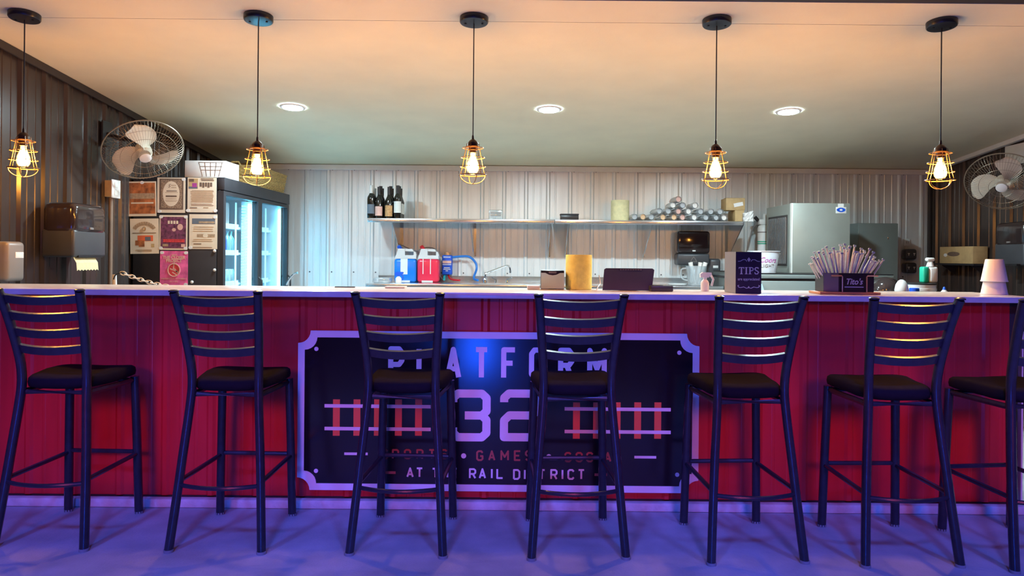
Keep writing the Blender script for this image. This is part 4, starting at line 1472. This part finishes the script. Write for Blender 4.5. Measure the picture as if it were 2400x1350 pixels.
# towel and soap dispensers on the back wall
a, b = P(1588, 541, 7.5), P(1664, 622, 7.5)
td = thing('towel_dispenser', 'black towel dispenser on the silver back wall under the shelf', 'towel dispenser', ((a.x + b.x) / 2, 7.6, b.z))
zm = a.z + (b.z - a.z) * .6
build('cover', MB().rbox((a.x, 7.49, zm - .02), (b.x, YB - .023, a.z), .03, seg=4), M['smoke'], td)
build('lower_body', MB().rbox((a.x + .002, 7.50, b.z), (b.x - .002, YB - .0235, zm - .0205), .02, seg=3), M['smoke_low'], td)
build('latch', MB().rbox(((a.x + b.x) / 2 - .016, 7.485, zm + .0), ((a.x + b.x) / 2 + .016, 7.4898, zm + .014), .002), M['white'], td)
cxm = (a.x + b.x) / 2
F = facing((cxm, 7.4995, zm - .08))
build('emblem', MB().ribbon([(-.03, -.022), (-.016, .006), (0, .026), (.016, .006), (.03, -.022)], .005, F, .001).ribbon([(-.034, -.024), (.034, -.024)], .005, F, .001), M['grey'], td, smooth=False)
a, b = P(1664, 606, 7.5), P(1692, 664, 7.5)
sd = thing('soap_dispenser', 'black soap dispenser with white label right of the towel dispenser', 'soap dispenser', ((a.x + b.x) / 2, 7.6, b.z))
build('body', MB().rbox((a.x, 7.53, b.z), (b.x, YB - .023, a.z), .03, seg=4), M['smoke_low'], sd)
build('label_plate', MB().rbox(((a.x + b.x) / 2 - .022, 7.527, (a.z * .66 + b.z * .34) - .012), ((a.x + b.x) / 2 + .03, 7.5298, (a.z * .66 + b.z * .34) + .014), .002), M['white'], sd)

# clear pitcher on the sink's right end, white tray
p = P(1632, 676, 7.2)
pc = thing('clear_pitcher', 'clear plastic pitcher full of pale scoops near the sink end', 'pitcher', (p.x, 7.2, ZT))
build('wall', MB().lathe([(.075, .0006), (.080, .004), (.098, .185), (.102, .19), (.097, .19), (.078, .006)], 24, Matrix.Translation((p.x, 7.2, ZT)), caps=True), M['clear_plastic'], pc)
build('handle', MB().tube(smoothpath([(p.x - .098, 7.2, ZT + .17), (p.x - .15, 7.2, ZT + .15), (p.x - .14, 7.2, ZT + .07), (p.x - .085, 7.2, ZT + .05)], 4), .008, 8), M['clear_plastic'], pc)
for i, (dx, dy, tl) in enumerate(((-.03, 0, -.05), (.02, .02, .04), (.04, -.02, .07))):
    single('white_scoop', MB().tube([(p.x + dx * .5, 7.2 + dy, ZT + .015), (p.x + dx + tl * .6, 7.2 + dy, ZT + .225)], [.012, .022], 10), M['cup'],
           'pale plastic scoop standing in the clear pitcher', 'scoop', 'scoops in the clear pitcher')
p = P(1606, 680, 7.05)
single('white_tray', MB().lathe([(.05, .0006), (.085, .012), (.09, .02), (.085, .02), (.05, .006)], 24, Matrix.Translation((p.x - .06, 7.12, ZT))), M['white'],
       'shallow pale dish at the right end of the sink table', 'dish')

# ------------------------------------------------------------------ ice machine, bin, side cabinet, filter
BX0, BX1, BY0, BY1, BZ = 1.98, 3.20, 6.30, 7.52, 1.128
ib = thing('ice_bin', 'wide grey ice bin with black lid seam under the ice machine', 'ice bin', ((BX0 + BX1) / 2, (BY0 + BY1) / 2, 0))
build('bin_body', MB().rbox((BX0, BY0, .10), (BX1, BY1, BZ - .062), .012), M['steel_teal'], ib)
build('lid_seam', MB().box((BX0 + .01, BY0 + .01, BZ - .0615), (BX1 - .01, BY1 - .01, BZ - .044)), M['black'], ib, smooth=False)
build('lid', MB().rbox((BX0, BY0 - .006, BZ - .0435), (BX1, BY1, BZ - .008), .006), M['steel_teal'], ib)
build('top_seam', MB().box((BX0 + .004, BY0 - .004, BZ - .0078), (BX1 - .004, BY1 - .004, BZ)), M['black'], ib, smooth=False)
for x_ in (BX0 + .06, BX1 - .06):
    for y_ in (BY0 + .06, BY1 - .06):
        build('foot', MB().lathe([(.02, 0), (.025, .02), (.018, .10)], 10, Matrix.Translation((x_, y_, 0))), M['black'], ib)
ix0, ix1 = P(1855, 480, 6.6).x, P(1993, 480, 6.6).x
iz = P(1900, 476, 6.6).z
im = thing('ice_machine', 'tall grey ice machine with side grille on the grey bin', 'ice machine', ((ix0 + ix1) / 2, 6.95, BZ))
build('front_panel', MB().rbox((ix0 + .012, 6.60, BZ + .0005), (ix1, 6.63, iz), .005), M['steel_grey'], im)
build('cabinet', MB().box((ix0 + .004, 6.6305, BZ + .0005), (ix1 - .002, 7.27, iz - .004)), M['steel_grey'], im, smooth=False)
build('corner_strip', MB().box((ix0, 6.598, BZ + .0008), (ix0 + .0115, 6.635, iz - .001)), M['trim_white'], im, smooth=False)
q = MB()
q.box((ix0 - .002, 6.70, BZ + .06), (ix0 + .0035, 7.20, iz - .10))
build('side_grille', q, M['trim_dark'], im, smooth=False)
for k in range(14):
    y_ = 6.72 + k * .035
    build('grille_louver', MB().box((ix0 - .010, y_, BZ + .08), (ix0 - .0022, y_ + .012, iz - .12)), M['steel'], im, smooth=False)
a = P(1971, 491, 6.6)
stk = build('sticker', MB().rbox((a.x - .047, 6.598, a.z - .034), (a.x + .047, 6.5998, a.z + .022), .001), M['lab_white'], im)
build('sticker_badge', MB().prism([(.038 * cos(2 * pi * j / 16) * (1.0 if abs(cos(2 * pi * j / 16)) < .8 else 1.05), .020 * sin(2 * pi * j / 16)) for j in range(16)],
                                  facing((a.x, 6.5979, a.z - .004)), .0006), M['blue'], stk, smooth=False)
build('sticker_mark', MB().prism([(.014 * cos(2 * pi * j / 10), .009 * sin(2 * pi * j / 10)) for j in range(10)], facing((a.x, 6.5972, a.z - .004)), .0005), M['lab_white'], stk, smooth=False)
build('sticker_tab', MB().box((a.x - .028, 6.5985, a.z + .0225), (a.x + .024, 6.5998, a.z + .052)), M['lab_white'], stk, smooth=False)
cx0, cx1 = P(2013, 600, 7.2).x, P(2105, 600, 7.2).x
cz = P(2060, 523, 7.2).z
cb2 = thing('side_cabinet', 'slim dark teal grey cabinet right of the ice machine', 'cabinet', ((cx0 + cx1) / 2, 7.4, 0))
build('body', MB().rbox((cx0, 7.22, 0.0), (cx1, YB - .03, cz), .006), M['steel_teal'], cb2)
build('door_panel', MB().rbox((cx0 + .002, 7.20, .1), (cx1 - .002, 7.2195, cz - .002), .004), M['steel_teal'], cb2)
build('door_pull', MB().cyl(P(2081, 556, 7.198), P(2081, 561, 7.198), .006, n=8), M['chrome'], cb2)

p = P(1788, 590, 7.45)
wf = thing('water_filter', 'tall white water filter canister with green bands beside the ice machine', 'water filter', (p.x, 7.45, 1.22))
zt_, zb_ = P(1788, 527, 7.45).z, P(1788, 620, 7.45).z
T_ = Matrix.Translation((p.x, 7.45, 0))
build('canister', MB().lathe([(.03, zb_), (.052, zb_ + .03), (.054, zt_ - .04), (.045, zt_ - .01), (.03, zt_)], 20, T_), M['white'], wf)
for z_ in (zt_ - .075, zt_ - .17, zt_ - .19):
    build('band', MB().lathe([(.0548, z_ - .005), (.0548, z_ + .005)], 20, T_, caps=False), M['green'] if z_ < zt_ - .1 else M['grey'], wf)
build('filter_head', MB().rbox((p.x - .05, 7.41, zt_ + .0005), (p.x + .06, 7.50, zt_ + .055), .012), M['white'], wf)
build('valve', MB().cyl((p.x + .02, 7.45, zt_ + .05), (p.x + .02, 7.45, zt_ + .11), .025, n=12), M['white'], wf)
build('shutoff', MB().cyl((p.x - .05, 7.45, zt_ + .04), (p.x - .085, 7.45, zt_ + .08), .018, n=10), M['black'], wf)
build('mount', MB().box((p.x - .02, 7.50, zt_ + .005), (p.x + .02, YB - .023, zt_ + .05)), M['grey'], wf, smooth=False)
build('inlet_pipe', MB().tube(smoothpath([(p.x - .04, 7.46, zt_ + .03), (p.x - .09, 7.5, zt_ - .04), (p.x - .12, 7.52, zt_ - .2), (p.x - .17, 7.55, zt_ - .4)], 4), .008, 6), M['grey'], wf)

# tin bucket with beer lettering on the bin
p = P(1791, 642, 6.40)
bkx, bky = p.x, 6.42
bu = thing('tin_bucket', 'white tin beer bucket half hidden behind the tips box', 'bucket', (bkx, bky, BZ))
H = .185


def brad(z):
    return .104 + .030 * z / H


build('pail', MB().lathe([(.100, .0006), (.104, .003), (brad(H), H), (brad(H) + .005, H + .002), (brad(H) + .005, H + .007), (brad(H) - .003, H + .007), (.102, .008)], 32,
                         Matrix.Translation((bkx, bky, BZ)), caps=True), M['tin'], bu)
build('handle', MB().tube([(bkx + (brad(H) + .008) * cos(pi * j / 16), bky - .10 * sin(pi * j / 16), BZ + H - .012 - .012 * sin(pi * j / 16)) for j in range(17)], .0025, 6), M['chrome'], bu)


def wrap_on(mb, z0):
    out = MB()
    vs = []
    for v in mb.v:
        z = z0 + v.y
        r = brad(z) + .0006 + v.z
        a = -pi / 2 + v.x / brad(z)
        vs.append(Vector((bkx + r * cos(a), bky + r * sin(a), BZ + z)))
    return out.add(vs, mb.f)


build('lettering', wrap_on(text_mb('Coors', .062, Matrix(), .0005, .95, shear=.35), .112), M['print_purple'], bu, smooth=False)
build('lettering', wrap_on(text_mb('LIGHT', .040, Matrix(), .0005, .95, space=1.15), .062), M['ink'], bu, smooth=False)

# ice scoop in front of the bin, black rounded bin lid at its right end
p = P(1803, 690, 6.0)
sc_ = thing('ice_scoop', 'pale blue ice scoop hanging on the front of the ice bin', 'scoop', (p.x, BY0 - .03, .94))
build('blade', MB().add([(p.x - .04, 6.27, 1.04), (p.x + .03, 6.27, 1.04), (p.x + .07, 6.26, .90), (p.x - .02, 6.26, .90),
                         (p.x - .04, 6.292, 1.04), (p.x + .03, 6.292, 1.04), (p.x + .07, 6.292, .90), (p.x - .02, 6.292, .90)],
                        [(0, 3, 2, 1), (4, 5, 6, 7), (0, 1, 5, 4), (1, 2, 6, 5), (2, 3, 7, 6), (3, 0, 4, 7)]), mat('pale_blue_plastic', (.40, .60, .72), .35, var=.05), sc_, smooth=False)
build('handle', MB().tube(smoothpath([(p.x - .02, 6.282, 1.04), (p.x - .05, 6.27, 1.09), (p.x - .10, 6.27, 1.10)], 4), .014, 8), M['steel_grey'], sc_)
p = P(2078, 668, 6.1)
dc = thing('dome_canister', 'black dome-topped canister right of the straw caddy', 'canister', (p.x, 6.12, 0))
T_ = Matrix.Translation((p.x, 6.12, 0))
build('drum', MB().lathe([(.115, .002), (.12, .01), (.12, .98)], 24, T_), M['smoke_low'], dc)
build('dome', MB().lathe([(.123, .981), (.123, 1.0), (.112, 1.05), (.085, 1.085), (.045, 1.105), (.01, 1.11)], 24, T_), M['smoke'], dc)

# ------------------------------------------------------------------ right end: outlets, soap bottle, bucket, box
p = P(2125, 568, YB - .02)
op = thing('outlet_plate', 'small white outlet plate near the right corner of the back wall', 'outlet', (p.x, YB - .022, p.z - .05))
build('plate', MB().rbox((p.x - .03, YB - .030, p.z - .038), (p.x + .03, YB - .0225, p.z + .038), .002), M['lab_white'], op)
build('slots', MB().box((p.x - .012, YB - .031, p.z - .012), (p.x - .006, YB - .0302, p.z + .012)).box((p.x + .006, YB - .031, p.z - .012), (p.x + .012, YB - .0302, p.z + .012)), M['grey'], op, smooth=False)
for py, lab in ((596, 'upper'), (628, 'lower')):
    p = P(2134, py, 7.6)
    ad = thing('power_adapter', f'{lab} grey power adapter with two white slots on the back wall', 'adapter', (p.x, 7.62, p.z - .06))
    build('shell', MB().rbox((p.x - .062, 7.58, p.z - .055), (p.x + .062, YB - .0225, p.z + .055), .025, seg=3), M['smoke_low'], ad)
    for s_ in (-1, 1):
        build('slot_mark', MB().box((p.x + s_ * .028 - .010, 7.578, p.z + .004), (p.x + s_ * .028 + .010, 7.5798, p.z + .012)).box(
            (p.x + s_ * .028 - .003, 7.578, p.z - .014), (p.x + s_ * .028 + .003, 7.5798, p.z + .004)), M['lab_white'], ad, smooth=False)
# side table for the cleaning things, below the worktop line
tb = thing('prep_table', 'low dark table behind the bar carrying the white tub', 'table', (3.15, 5.75, 0))
TZ = .985
build('table_top', MB().rbox((2.75, 5.52, TZ - .03), (3.62, 5.98, TZ), .005), M['black_matt'], tb)
for x_ in (2.80, 3.57):
    for y_ in (5.57, 5.93):
        build('leg', MB().cyl((x_, y_, 0), (x_, y_, TZ - .031), .018, n=8), M['black_matt'], tb)
a, b = P(2127, 662, 5.7), P(2201, 690, 5.7)
tx, tr_ = (a.x + b.x) / 2, (b.x - a.x) / 2
tu = thing('white_tub', 'wide white plastic tub with black lid under the green bottle', 'tub', (tx, 5.76, TZ))
T_ = Matrix.Translation((tx, 5.76, TZ))
build('tub_wall', MB().lathe([(tr_ * .93, .0006), (tr_ * .95, .03), (tr_ * 1.0, .031), (tr_ * 1.0, .05), (tr_ * .97, .051), (tr_ * .99, .078)], 30, T_), M['white'], tu)
build('tub_lid', MB().lathe([(tr_ * .97, .0785), (tr_ * .99, .080), (tr_ * .99, .088), (tr_ * .9, .092)], 30, T_), M['black'], tu)
p = P(2176, 660, 5.76)
gb = thing('soap_bottle', 'green and white soap bottle standing on the white tub', 'bottle', (p.x, 5.76, TZ + .092))
bz = TZ + .0925
build('white_bottle', MB().rbox((p.x - .012, 5.72, bz), (p.x + .058, 5.79, bz + .125), .018, seg=3), M['white'], gb)
build('green_panel', MB().rbox((p.x - .062, 5.722, bz), (p.x - .0125, 5.788, bz + .125), .014, seg=3), M['green'], gb)
build('neck', MB().lathe([(.030, .125), (.022, .150), (.018, .165)], 16, Matrix.Translation((p.x + .01, 5.755, bz))), M['white'], gb)
build('pump_head', MB().rbox((p.x - .025, 5.735, bz + .1655), (p.x + .040, 5.775, bz + .195), .012, seg=3), M['white'], gb)
p = P(2113, 689, 5.62)
single('rounded_jug', MB().lathe([(.035, .0006), (.046, .012), (.050, .04), (.042, .08), (.026, .108), (.010, .118)], 22, Matrix.Translation((p.x, 5.62, TZ))), M['jug'],
       'pale egg-shaped bottle left of the white tub', 'bottle')
p = P(2141, 690, 5.58)
bc = thing('capped_jar', 'small white jar with a blue cap before the tub', 'jar', (p.x, 5.57, TZ))
build('jar', MB().lathe([(.030, .0006), (.033, .004), (.033, .022)], 20, Matrix.Translation((p.x, 5.57, TZ))), M['white'], bc)
build('blue_cap', MB().lathe([(.035, .0225), (.035, .055), (.030, .058)], 20, Matrix.Translation((p.x, 5.57, TZ))), M['blue'], bc)
p = P(2213, 690, 5.6)
bs = thing('squeeze_bottle', 'small white squeeze bottle with blue tip right of the tub', 'bottle', (p.x, 5.6, TZ))
build('body', MB().lathe([(.026, .0006), (.028, .006), (.024, .03), (.012, .045)], 16, Matrix.Translation((p.x, 5.6, TZ))), M['white'], bs)
build('tip', MB().lathe([(.013, .0455), (.010, .06), (.004, .068)], 14, Matrix.Translation((p.x, 5.6, TZ))), M['blue'], bs)

q0, q1 = 7.25, 6.72
zc1, zc0 = P(2275, 578, 6.9).z, P(2275, 618, 6.9).z
kb = thing('wall_carton', 'long tan cardboard carton against the dark right wall', 'box', (4.2, 7.0, zc0))
build('carton', MB().rbox((4.13, q1, zc0), (XR - .023, q0, zc1), .004), M['kraft'], kb)
build('oval_print', MB().prism([(.10 * cos(2 * pi * j / 16), .022 * sin(2 * pi * j / 16)) for j in range(16)],
                               Matrix.Translation((4.1295, 7.02, (zc0 + zc1) / 2 + .01)) @ Matrix.Rotation(-pi / 2, 4, 'Z') @ Matrix.Rotation(pi / 2, 4, 'X'), .0008), M['ink'], kb, smooth=False)
build('white_spot', MB().prism([(.03 * cos(2 * pi * j / 12), .016 * sin(2 * pi * j / 12)) for j in range(12)],
                               Matrix.Translation((4.1295, 7.15, (zc0 + zc1) / 2)) @ Matrix.Rotation(-pi / 2, 4, 'Z') @ Matrix.Rotation(pi / 2, 4, 'X'), .0012), M['white'], kb, smooth=False)
ws = thing('wall_ledge', 'narrow dark ledge on the right wall under the tan carton', 'shelf', (4.2, 7.0, zc0 - .03))
build('board', MB().box((4.10, 6.66, zc0 - .016), (XR - .022, 7.32, zc0 - .0005)), M['black_matt'], ws, smooth=False)
for y_ in (6.75, 7.22):
    build('bracket', MB().add([(4.13, y_, zc0 - .0165), (XR - .022, y_, zc0 - .0165), (XR - .022, y_, zc0 - .11),
                               (4.13, y_ + .008, zc0 - .0165), (XR - .022, y_ + .008, zc0 - .0165), (XR - .022, y_ + .008, zc0 - .11)],
                              [(0, 1, 2), (5, 4, 3), (0, 3, 4, 1), (1, 4, 5, 2), (2, 5, 3, 0)]), M['black_matt'], ws, smooth=False)
towel_dispenser('smoked plastic towel dispenser on the dark right wall behind the cups', XR - .024, -1, 5.92, 6.30, 1.215, 1.575, .215)

# ------------------------------------------------------------------ things on the worktop
CZ = 1.0772
# tips box
p = P(1753, 688, 3.74)
tp = thing('tips_box', 'black tips box with white TIPS lettering on the bar', 'tip box', (p.x, 3.83, CZ), R(3))
hw, hh, dd = .066, .212, .17
build('box', MB().rbox((-hw, -dd / 2, .0004), (hw, dd / 2, hh), .002), M['black'], tp, local=True)
build('side_face', MB().box((-hw - .0008, -dd / 2 + .001, .001), (-hw - .0001, dd / 2 - .001, hh - .001)), M['grey'], tp, local=True, smooth=False)
build('front_print', MB().box((-hw + .001, -dd / 2 - .0009, .002), (hw - .001, -dd / 2 - .0002, hh - .002)), mat('purple_black_card', (.035, .022, .05), .5, var=.1), tp, local=True, smooth=False)
F = facing((0, -dd / 2 - .001, 0))
T4 = Matrix.Translation
# serif TIPS from strokes
q = MB()
lh, y0_ = .036, .098
def bar(x0, z0, x1, z1, w_):
    q.ribbon([(x0, z0), (x1, z1)], w_, F, .0008)
def serif(x, z, w_=.014):
    q.ribbon([(x - w_ / 2, z), (x + w_ / 2, z)], .003, F, .0008)
X0 = -.038
bar(X0, y0_, X0, y0_ + lh, .0068); bar(X0 - .014, y0_ + lh - .002, X0 + .014, y0_ + lh - .002, .004); serif(X0, y0_ + .0015)
bar(X0 - .0125, y0_ + lh - .002, X0 - .0125, y0_ + lh - .009, .003); bar(X0 + .0125, y0_ + lh - .002, X0 + .0125, y0_ + lh - .009, .003)
X0 = -.013
bar(X0, y0_, X0, y0_ + lh, .0068); serif(X0, y0_ + .0015); serif(X0, y0_ + lh - .0015)
X0 = .006
bar(X0, y0_, X0, y0_ + lh, .0068); serif(X0, y0_ + .0015); serif(X0 - .002, y0_ + lh - .0015, .010)
q.ribbon([(X0, y0_ + lh - .0015), (X0 + .010, y0_ + lh - .002), (X0 + .0165, y0_ + lh - .007), (X0 + .0165, y0_ + lh - .013), (X0 + .010, y0_ + lh - .018), (X0, y0_ + lh - .018)], .0042, F, .0008)
X0 = .040
q.ribbon([(X0 + .009, y0_ + lh - .008), (X0 + .006, y0_ + lh - .002), (X0 - .004, y0_ + lh - .002), (X0 - .009, y0_ + lh - .009), (X0 - .004, y0_ + lh * .55),
          (X0 + .006, y0_ + lh * .42), (X0 + .010, y0_ + .010), (X0 + .004, y0_ + .002), (X0 - .006, y0_ + .002), (X0 - .010, y0_ + .010)], .005, F, .0008)
build('tips_lettering', q, M['print_white'], tp, local=True, smooth=False)
build('small_lettering', text_mb('are appreciated', .0195, F @ T4((0, .073, 0)), .0004, .92, offset=.0002), M['print_white'], tp, local=True, smooth=False)
q = MB()
for s_ in (-1, 1):
    pts = [(s_ * .010, .163), (s_ * .018, .172), (s_ * .030, .172), (s_ * .044, .164), (s_ * .056, .163)]
    q.ribbon(pts, .003, F, .0008)
    pts = [(0, .030), (s_ * .012, .027), (s_ * .026, .034), (s_ * .042, .030), (s_ * .052, .033), (s_ * .056, .040), (s_ * .050, .042)]
    q.ribbon(pts, .003, F, .0008)
q.prism([(-.009, .172), (0, .160), (.009, .172), (0, .184)], F, .0008)
q.prism([(-.004, .034), (0, .030), (.004, .034), (0, .038)], F, .0008)
build('flourishes', q, M['print_white'], tp, local=True, smooth=False)

# straw caddy
p = P(1986, 690, 3.76)
cd = thing('straw_caddy', 'black branded straw caddy with copper rods on a wooden base', 'caddy', (p.x, 3.80, CZ), R(-3))
build('wooden_base', MB().rbox((-.150, -.085, .0004), (.150, .085, .013), .003), M['wood'], cd, local=True)
bw, bd_, z0, z1 = .125, .06, .0135, .108
q = MB()
q.box((-bw, -bd_, z0), (bw, bd_, z0 + .004))
q.box((-bw, -bd_, z0 + .004), (bw, -bd_ + .004, z1)).box((-bw, bd_ - .004, z0 + .004), (bw, bd_, z1))
q.box((-bw, -bd_ + .004, z0 + .004), (-bw + .004, bd_ - .004, z1)).box((bw - .004, -bd_ + .004, z0 + .004), (bw, bd_ - .004, z1))
q.box((-bw * .35, -bd_ + .004, z0 + .004), (-bw * .35 + .004, bd_ - .004, z1))
build('trough', q, M['black'], cd, local=True, smooth=False)
build('grey_end_panel', MB().box((-bw + .001, -bd_ - .0012, z0 + .001), (-.050, -bd_ - .0002, z1 - .001)), M['grey'], cd, local=True, smooth=False)
for xr in (-.035, .085):
    sgn = -1 if xr < 0 else 1
    build('copper_rod', MB().tube([(xr + sgn * .055, -bd_ - .012, z1 - .013), (xr + sgn * .004, -bd_ - .012, z1 - .013), (xr, -bd_ - .012, z1 - .018), (xr, -bd_ - .012, .013)], .0036, 8), M['copper'], cd, local=True)
F = facing((.026, -bd_ - .0004, 0))
build('brand_lettering', text_mb("Tito's", .042, F @ T4((0, .064, 0)), .0004, .88, shear=.28, offset=.0007), M['print_white'], cd, local=True, smooth=False)
build('underline', MB().ribbon([(-.046, .038), (.048, .038)], .004, F, .0006), M['print_white'], cd, local=True, smooth=False)
random.seed(23)
stp = None
cp0 = Vector((p.x, 3.80, CZ))
for i in range(62):
    u = (i + .5) / 62
    x0 = -.105 + .20 * u + random.uniform(-.008, .008)
    lean = (u - .46) * 1.35 + random.uniform(-.07, .07)
    L = .145 + .055 * sin(pi * u) ** .7 + random.uniform(-.03, .018)
    yy = -.036 + .018 * (i * 2 % 5) + random.uniform(-.003, .003)
    if stp is None:
        stp = thing('wrapped_straw', 'paper wrapped straw fanned out of the black straw caddy', 'straw', group='wrapped straws in the caddy')
        build('wrapper', MB().tube([(0, 0, 0), (0, 0, .19), (0, 0, .1905), (0, 0, .200)], [.0036, .0036, .0030, .0030], 6), M['straw'], stp, local=True)
        build('tip', MB().rbox((-.0065, -.0022, .2003), (.0065, .0022, .210), .001), M['lab_white'], stp, local=True)
        o = stp
    else:
        o = copy_tree(stp)
    s_ = L / .21
    o.scale = (1.15, 1.15, s_)
    o.location = cp0 + Vector((x0, yy, z0 + .03 + .0))
    o.rotation_euler = (random.uniform(-.03, .03), math.atan(lean), 0)

# upside-down cup stack
p = P(2330, 692, 3.90)
cup_m = M['cup']
for i, lab in enumerate(('lower of the two nested upturned white cups at the bar end', 'upper of the two nested upturned white cups at the bar end')):
    z_ = CZ + .0003 + .067 * i
    q = MB().lathe([(.0585, 0), (.0625, .0), (.0635, .003), (.0610, .007), (.0420, .115), (.0395, .118), (.001, .118),
                    (.001, .115), (.0385, .115), (.0585, .006), (.0585, 0)], 32, Matrix.Translation((p.x, 3.90, z_)), caps=False)
    single('paper_cup', q, cup_m, lab, 'cup', 'stacked cups on the bar', base=(p.x, 3.90, z_))

# napkin dispenser
p = P(1295, 688, 4.01)
nd = thing('napkin_dispenser', 'pale napkin dispenser with black curved top on the bar', 'napkin dispenser', (p.x, 4.05, CZ))
hw = .063
F = facing((p.x, 4.01, CZ))
prof = [(-hw, .004), (hw, .004), (hw, .090), (.040, .090), (.020, .080), (0, .077), (-.020, .080), (-.040, .090), (-hw, .090)]
build('napkin_face', MB().prism(prof, F @ T4((0, 0, -.006)), .006), mat('mint_white_plastic', (.62, .78, .74), .4, var=.03), nd, smooth=False)
build('housing', MB().rbox((p.x - hw, 4.0165, CZ + .0004), (p.x + hw, 4.13, CZ + .104), .004), M['black'], nd)
build('badge', MB().rbox((p.x - .021, 4.0130, CZ + .088), (p.x + .021, 4.0162, CZ + .098), .001), M['grey'], nd)
for s_ in (-1, 1):
    build('foot', MB().box((p.x + s_ * .04 - .018, 4.007, CZ + .0002), (p.x + s_ * .04 + .018, 4.0162, CZ + .0038)), M['grey'], nd, smooth=False)
p = P(1250, 676, 4.02)
single('paper_tray', MB().rbox((p.x - .034, 3.97, CZ + .0003), (p.x + .034, 4.06, CZ + .022), .004), M['white'],
       'small white stack of paper left of the napkin dispenser', 'paper')
p = P(1356, 690, 4.07)
paper_roll('paper_roll', p.x, 4.07, CZ, .072, .190, M['roll'], 'bright yellow paper roll standing on the bar')

# point of sale screen seen from behind
p = P(1471, 682, 3.98)
ps = thing('sales_screen', 'black sales screen seen from behind on the bar', 'screen', (p.x, 3.99, CZ))
wb_, wt_, hh = .135, .141, .118
F = facing((p.x, 3.955, CZ + .001), 0, R(-8))
q = MB().prism([(-wb_ - .004, 0), (wb_ - .012, 0), (wt_ - .002, hh - .008), (wt_ - .012, hh), (-wt_ + .022, hh), (-wt_ + .012, hh - .006)], F, .012)
build('rear_shell', q, M['smoke_low'], ps, smooth=False)
build('brand_strip', MB().box((-.052, hh - .012, .0122), (.075, hh - .003, .0132), F), M['black'], ps, smooth=False)
q = MB()
for u in range(9):
    q.box((-.046 + u * .0135, hh - .010, .0133), (-.036 + u * .0135, hh - .005, .0137), F)
build('strip_marks', q, M['grey'], ps, smooth=False)
build('stand', MB().add([(p.x - .05, 3.972, CZ + .0005), (p.x + .05, 3.972, CZ + .0005), (p.x + .05, 4.06, CZ + .0005), (p.x - .05, 4.06, CZ + .0005), (p.x - .04, 3.978, CZ + .06), (p.x + .04, 3.978, CZ + .06)],
                        [(0, 3, 2, 1), (0, 1, 5, 4), (1, 2, 5), (2, 3, 4, 5), (3, 0, 4)]), M['black'], ps, smooth=False)
p = P(1541, 682, 3.95)
cr = thing('card_reader', 'flat dark card reader beside the sales screen', 'card reader', (p.x, 3.94, CZ))
build('body', MB().rbox((p.x - .048, 3.88, CZ + .0004), (p.x + .070, 4.02, CZ + .030), .005), M['smoke_low'], cr)
build('keypad', MB().box((p.x - .04, 3.90, CZ + .0302), (p.x + .02, 3.99, CZ + .032)), M['black'], cr, smooth=False)
single('white_cable', MB().tube(smoothpath([P(1397, 682, 3.93), P(1402, 672, 3.96), P(1407, 664, 4.0), P(1404, 645, 4.03)], 4), .0028, 6), M['white'],
       'thin white cable left of the sales screen', 'cable')

# white pump bottle and small items by the tips box
p = P(1655, 684, 3.95)
trigger_bottle(1652, 3.96, CZ, .088, M['cup'], M['cup'], 'cream spray bottle with curved nozzle beside the tips box', 1, .022)
single('bar_cloth', MB().rbox((P(928, 678, 4.0).x - .06, 3.99, CZ + .0003), (P(928, 678, 4.0).x + .05, 4.07, CZ + .010), .004), M['white'],
       'folded white cloth on the worktop before the blue jug', 'cloth')
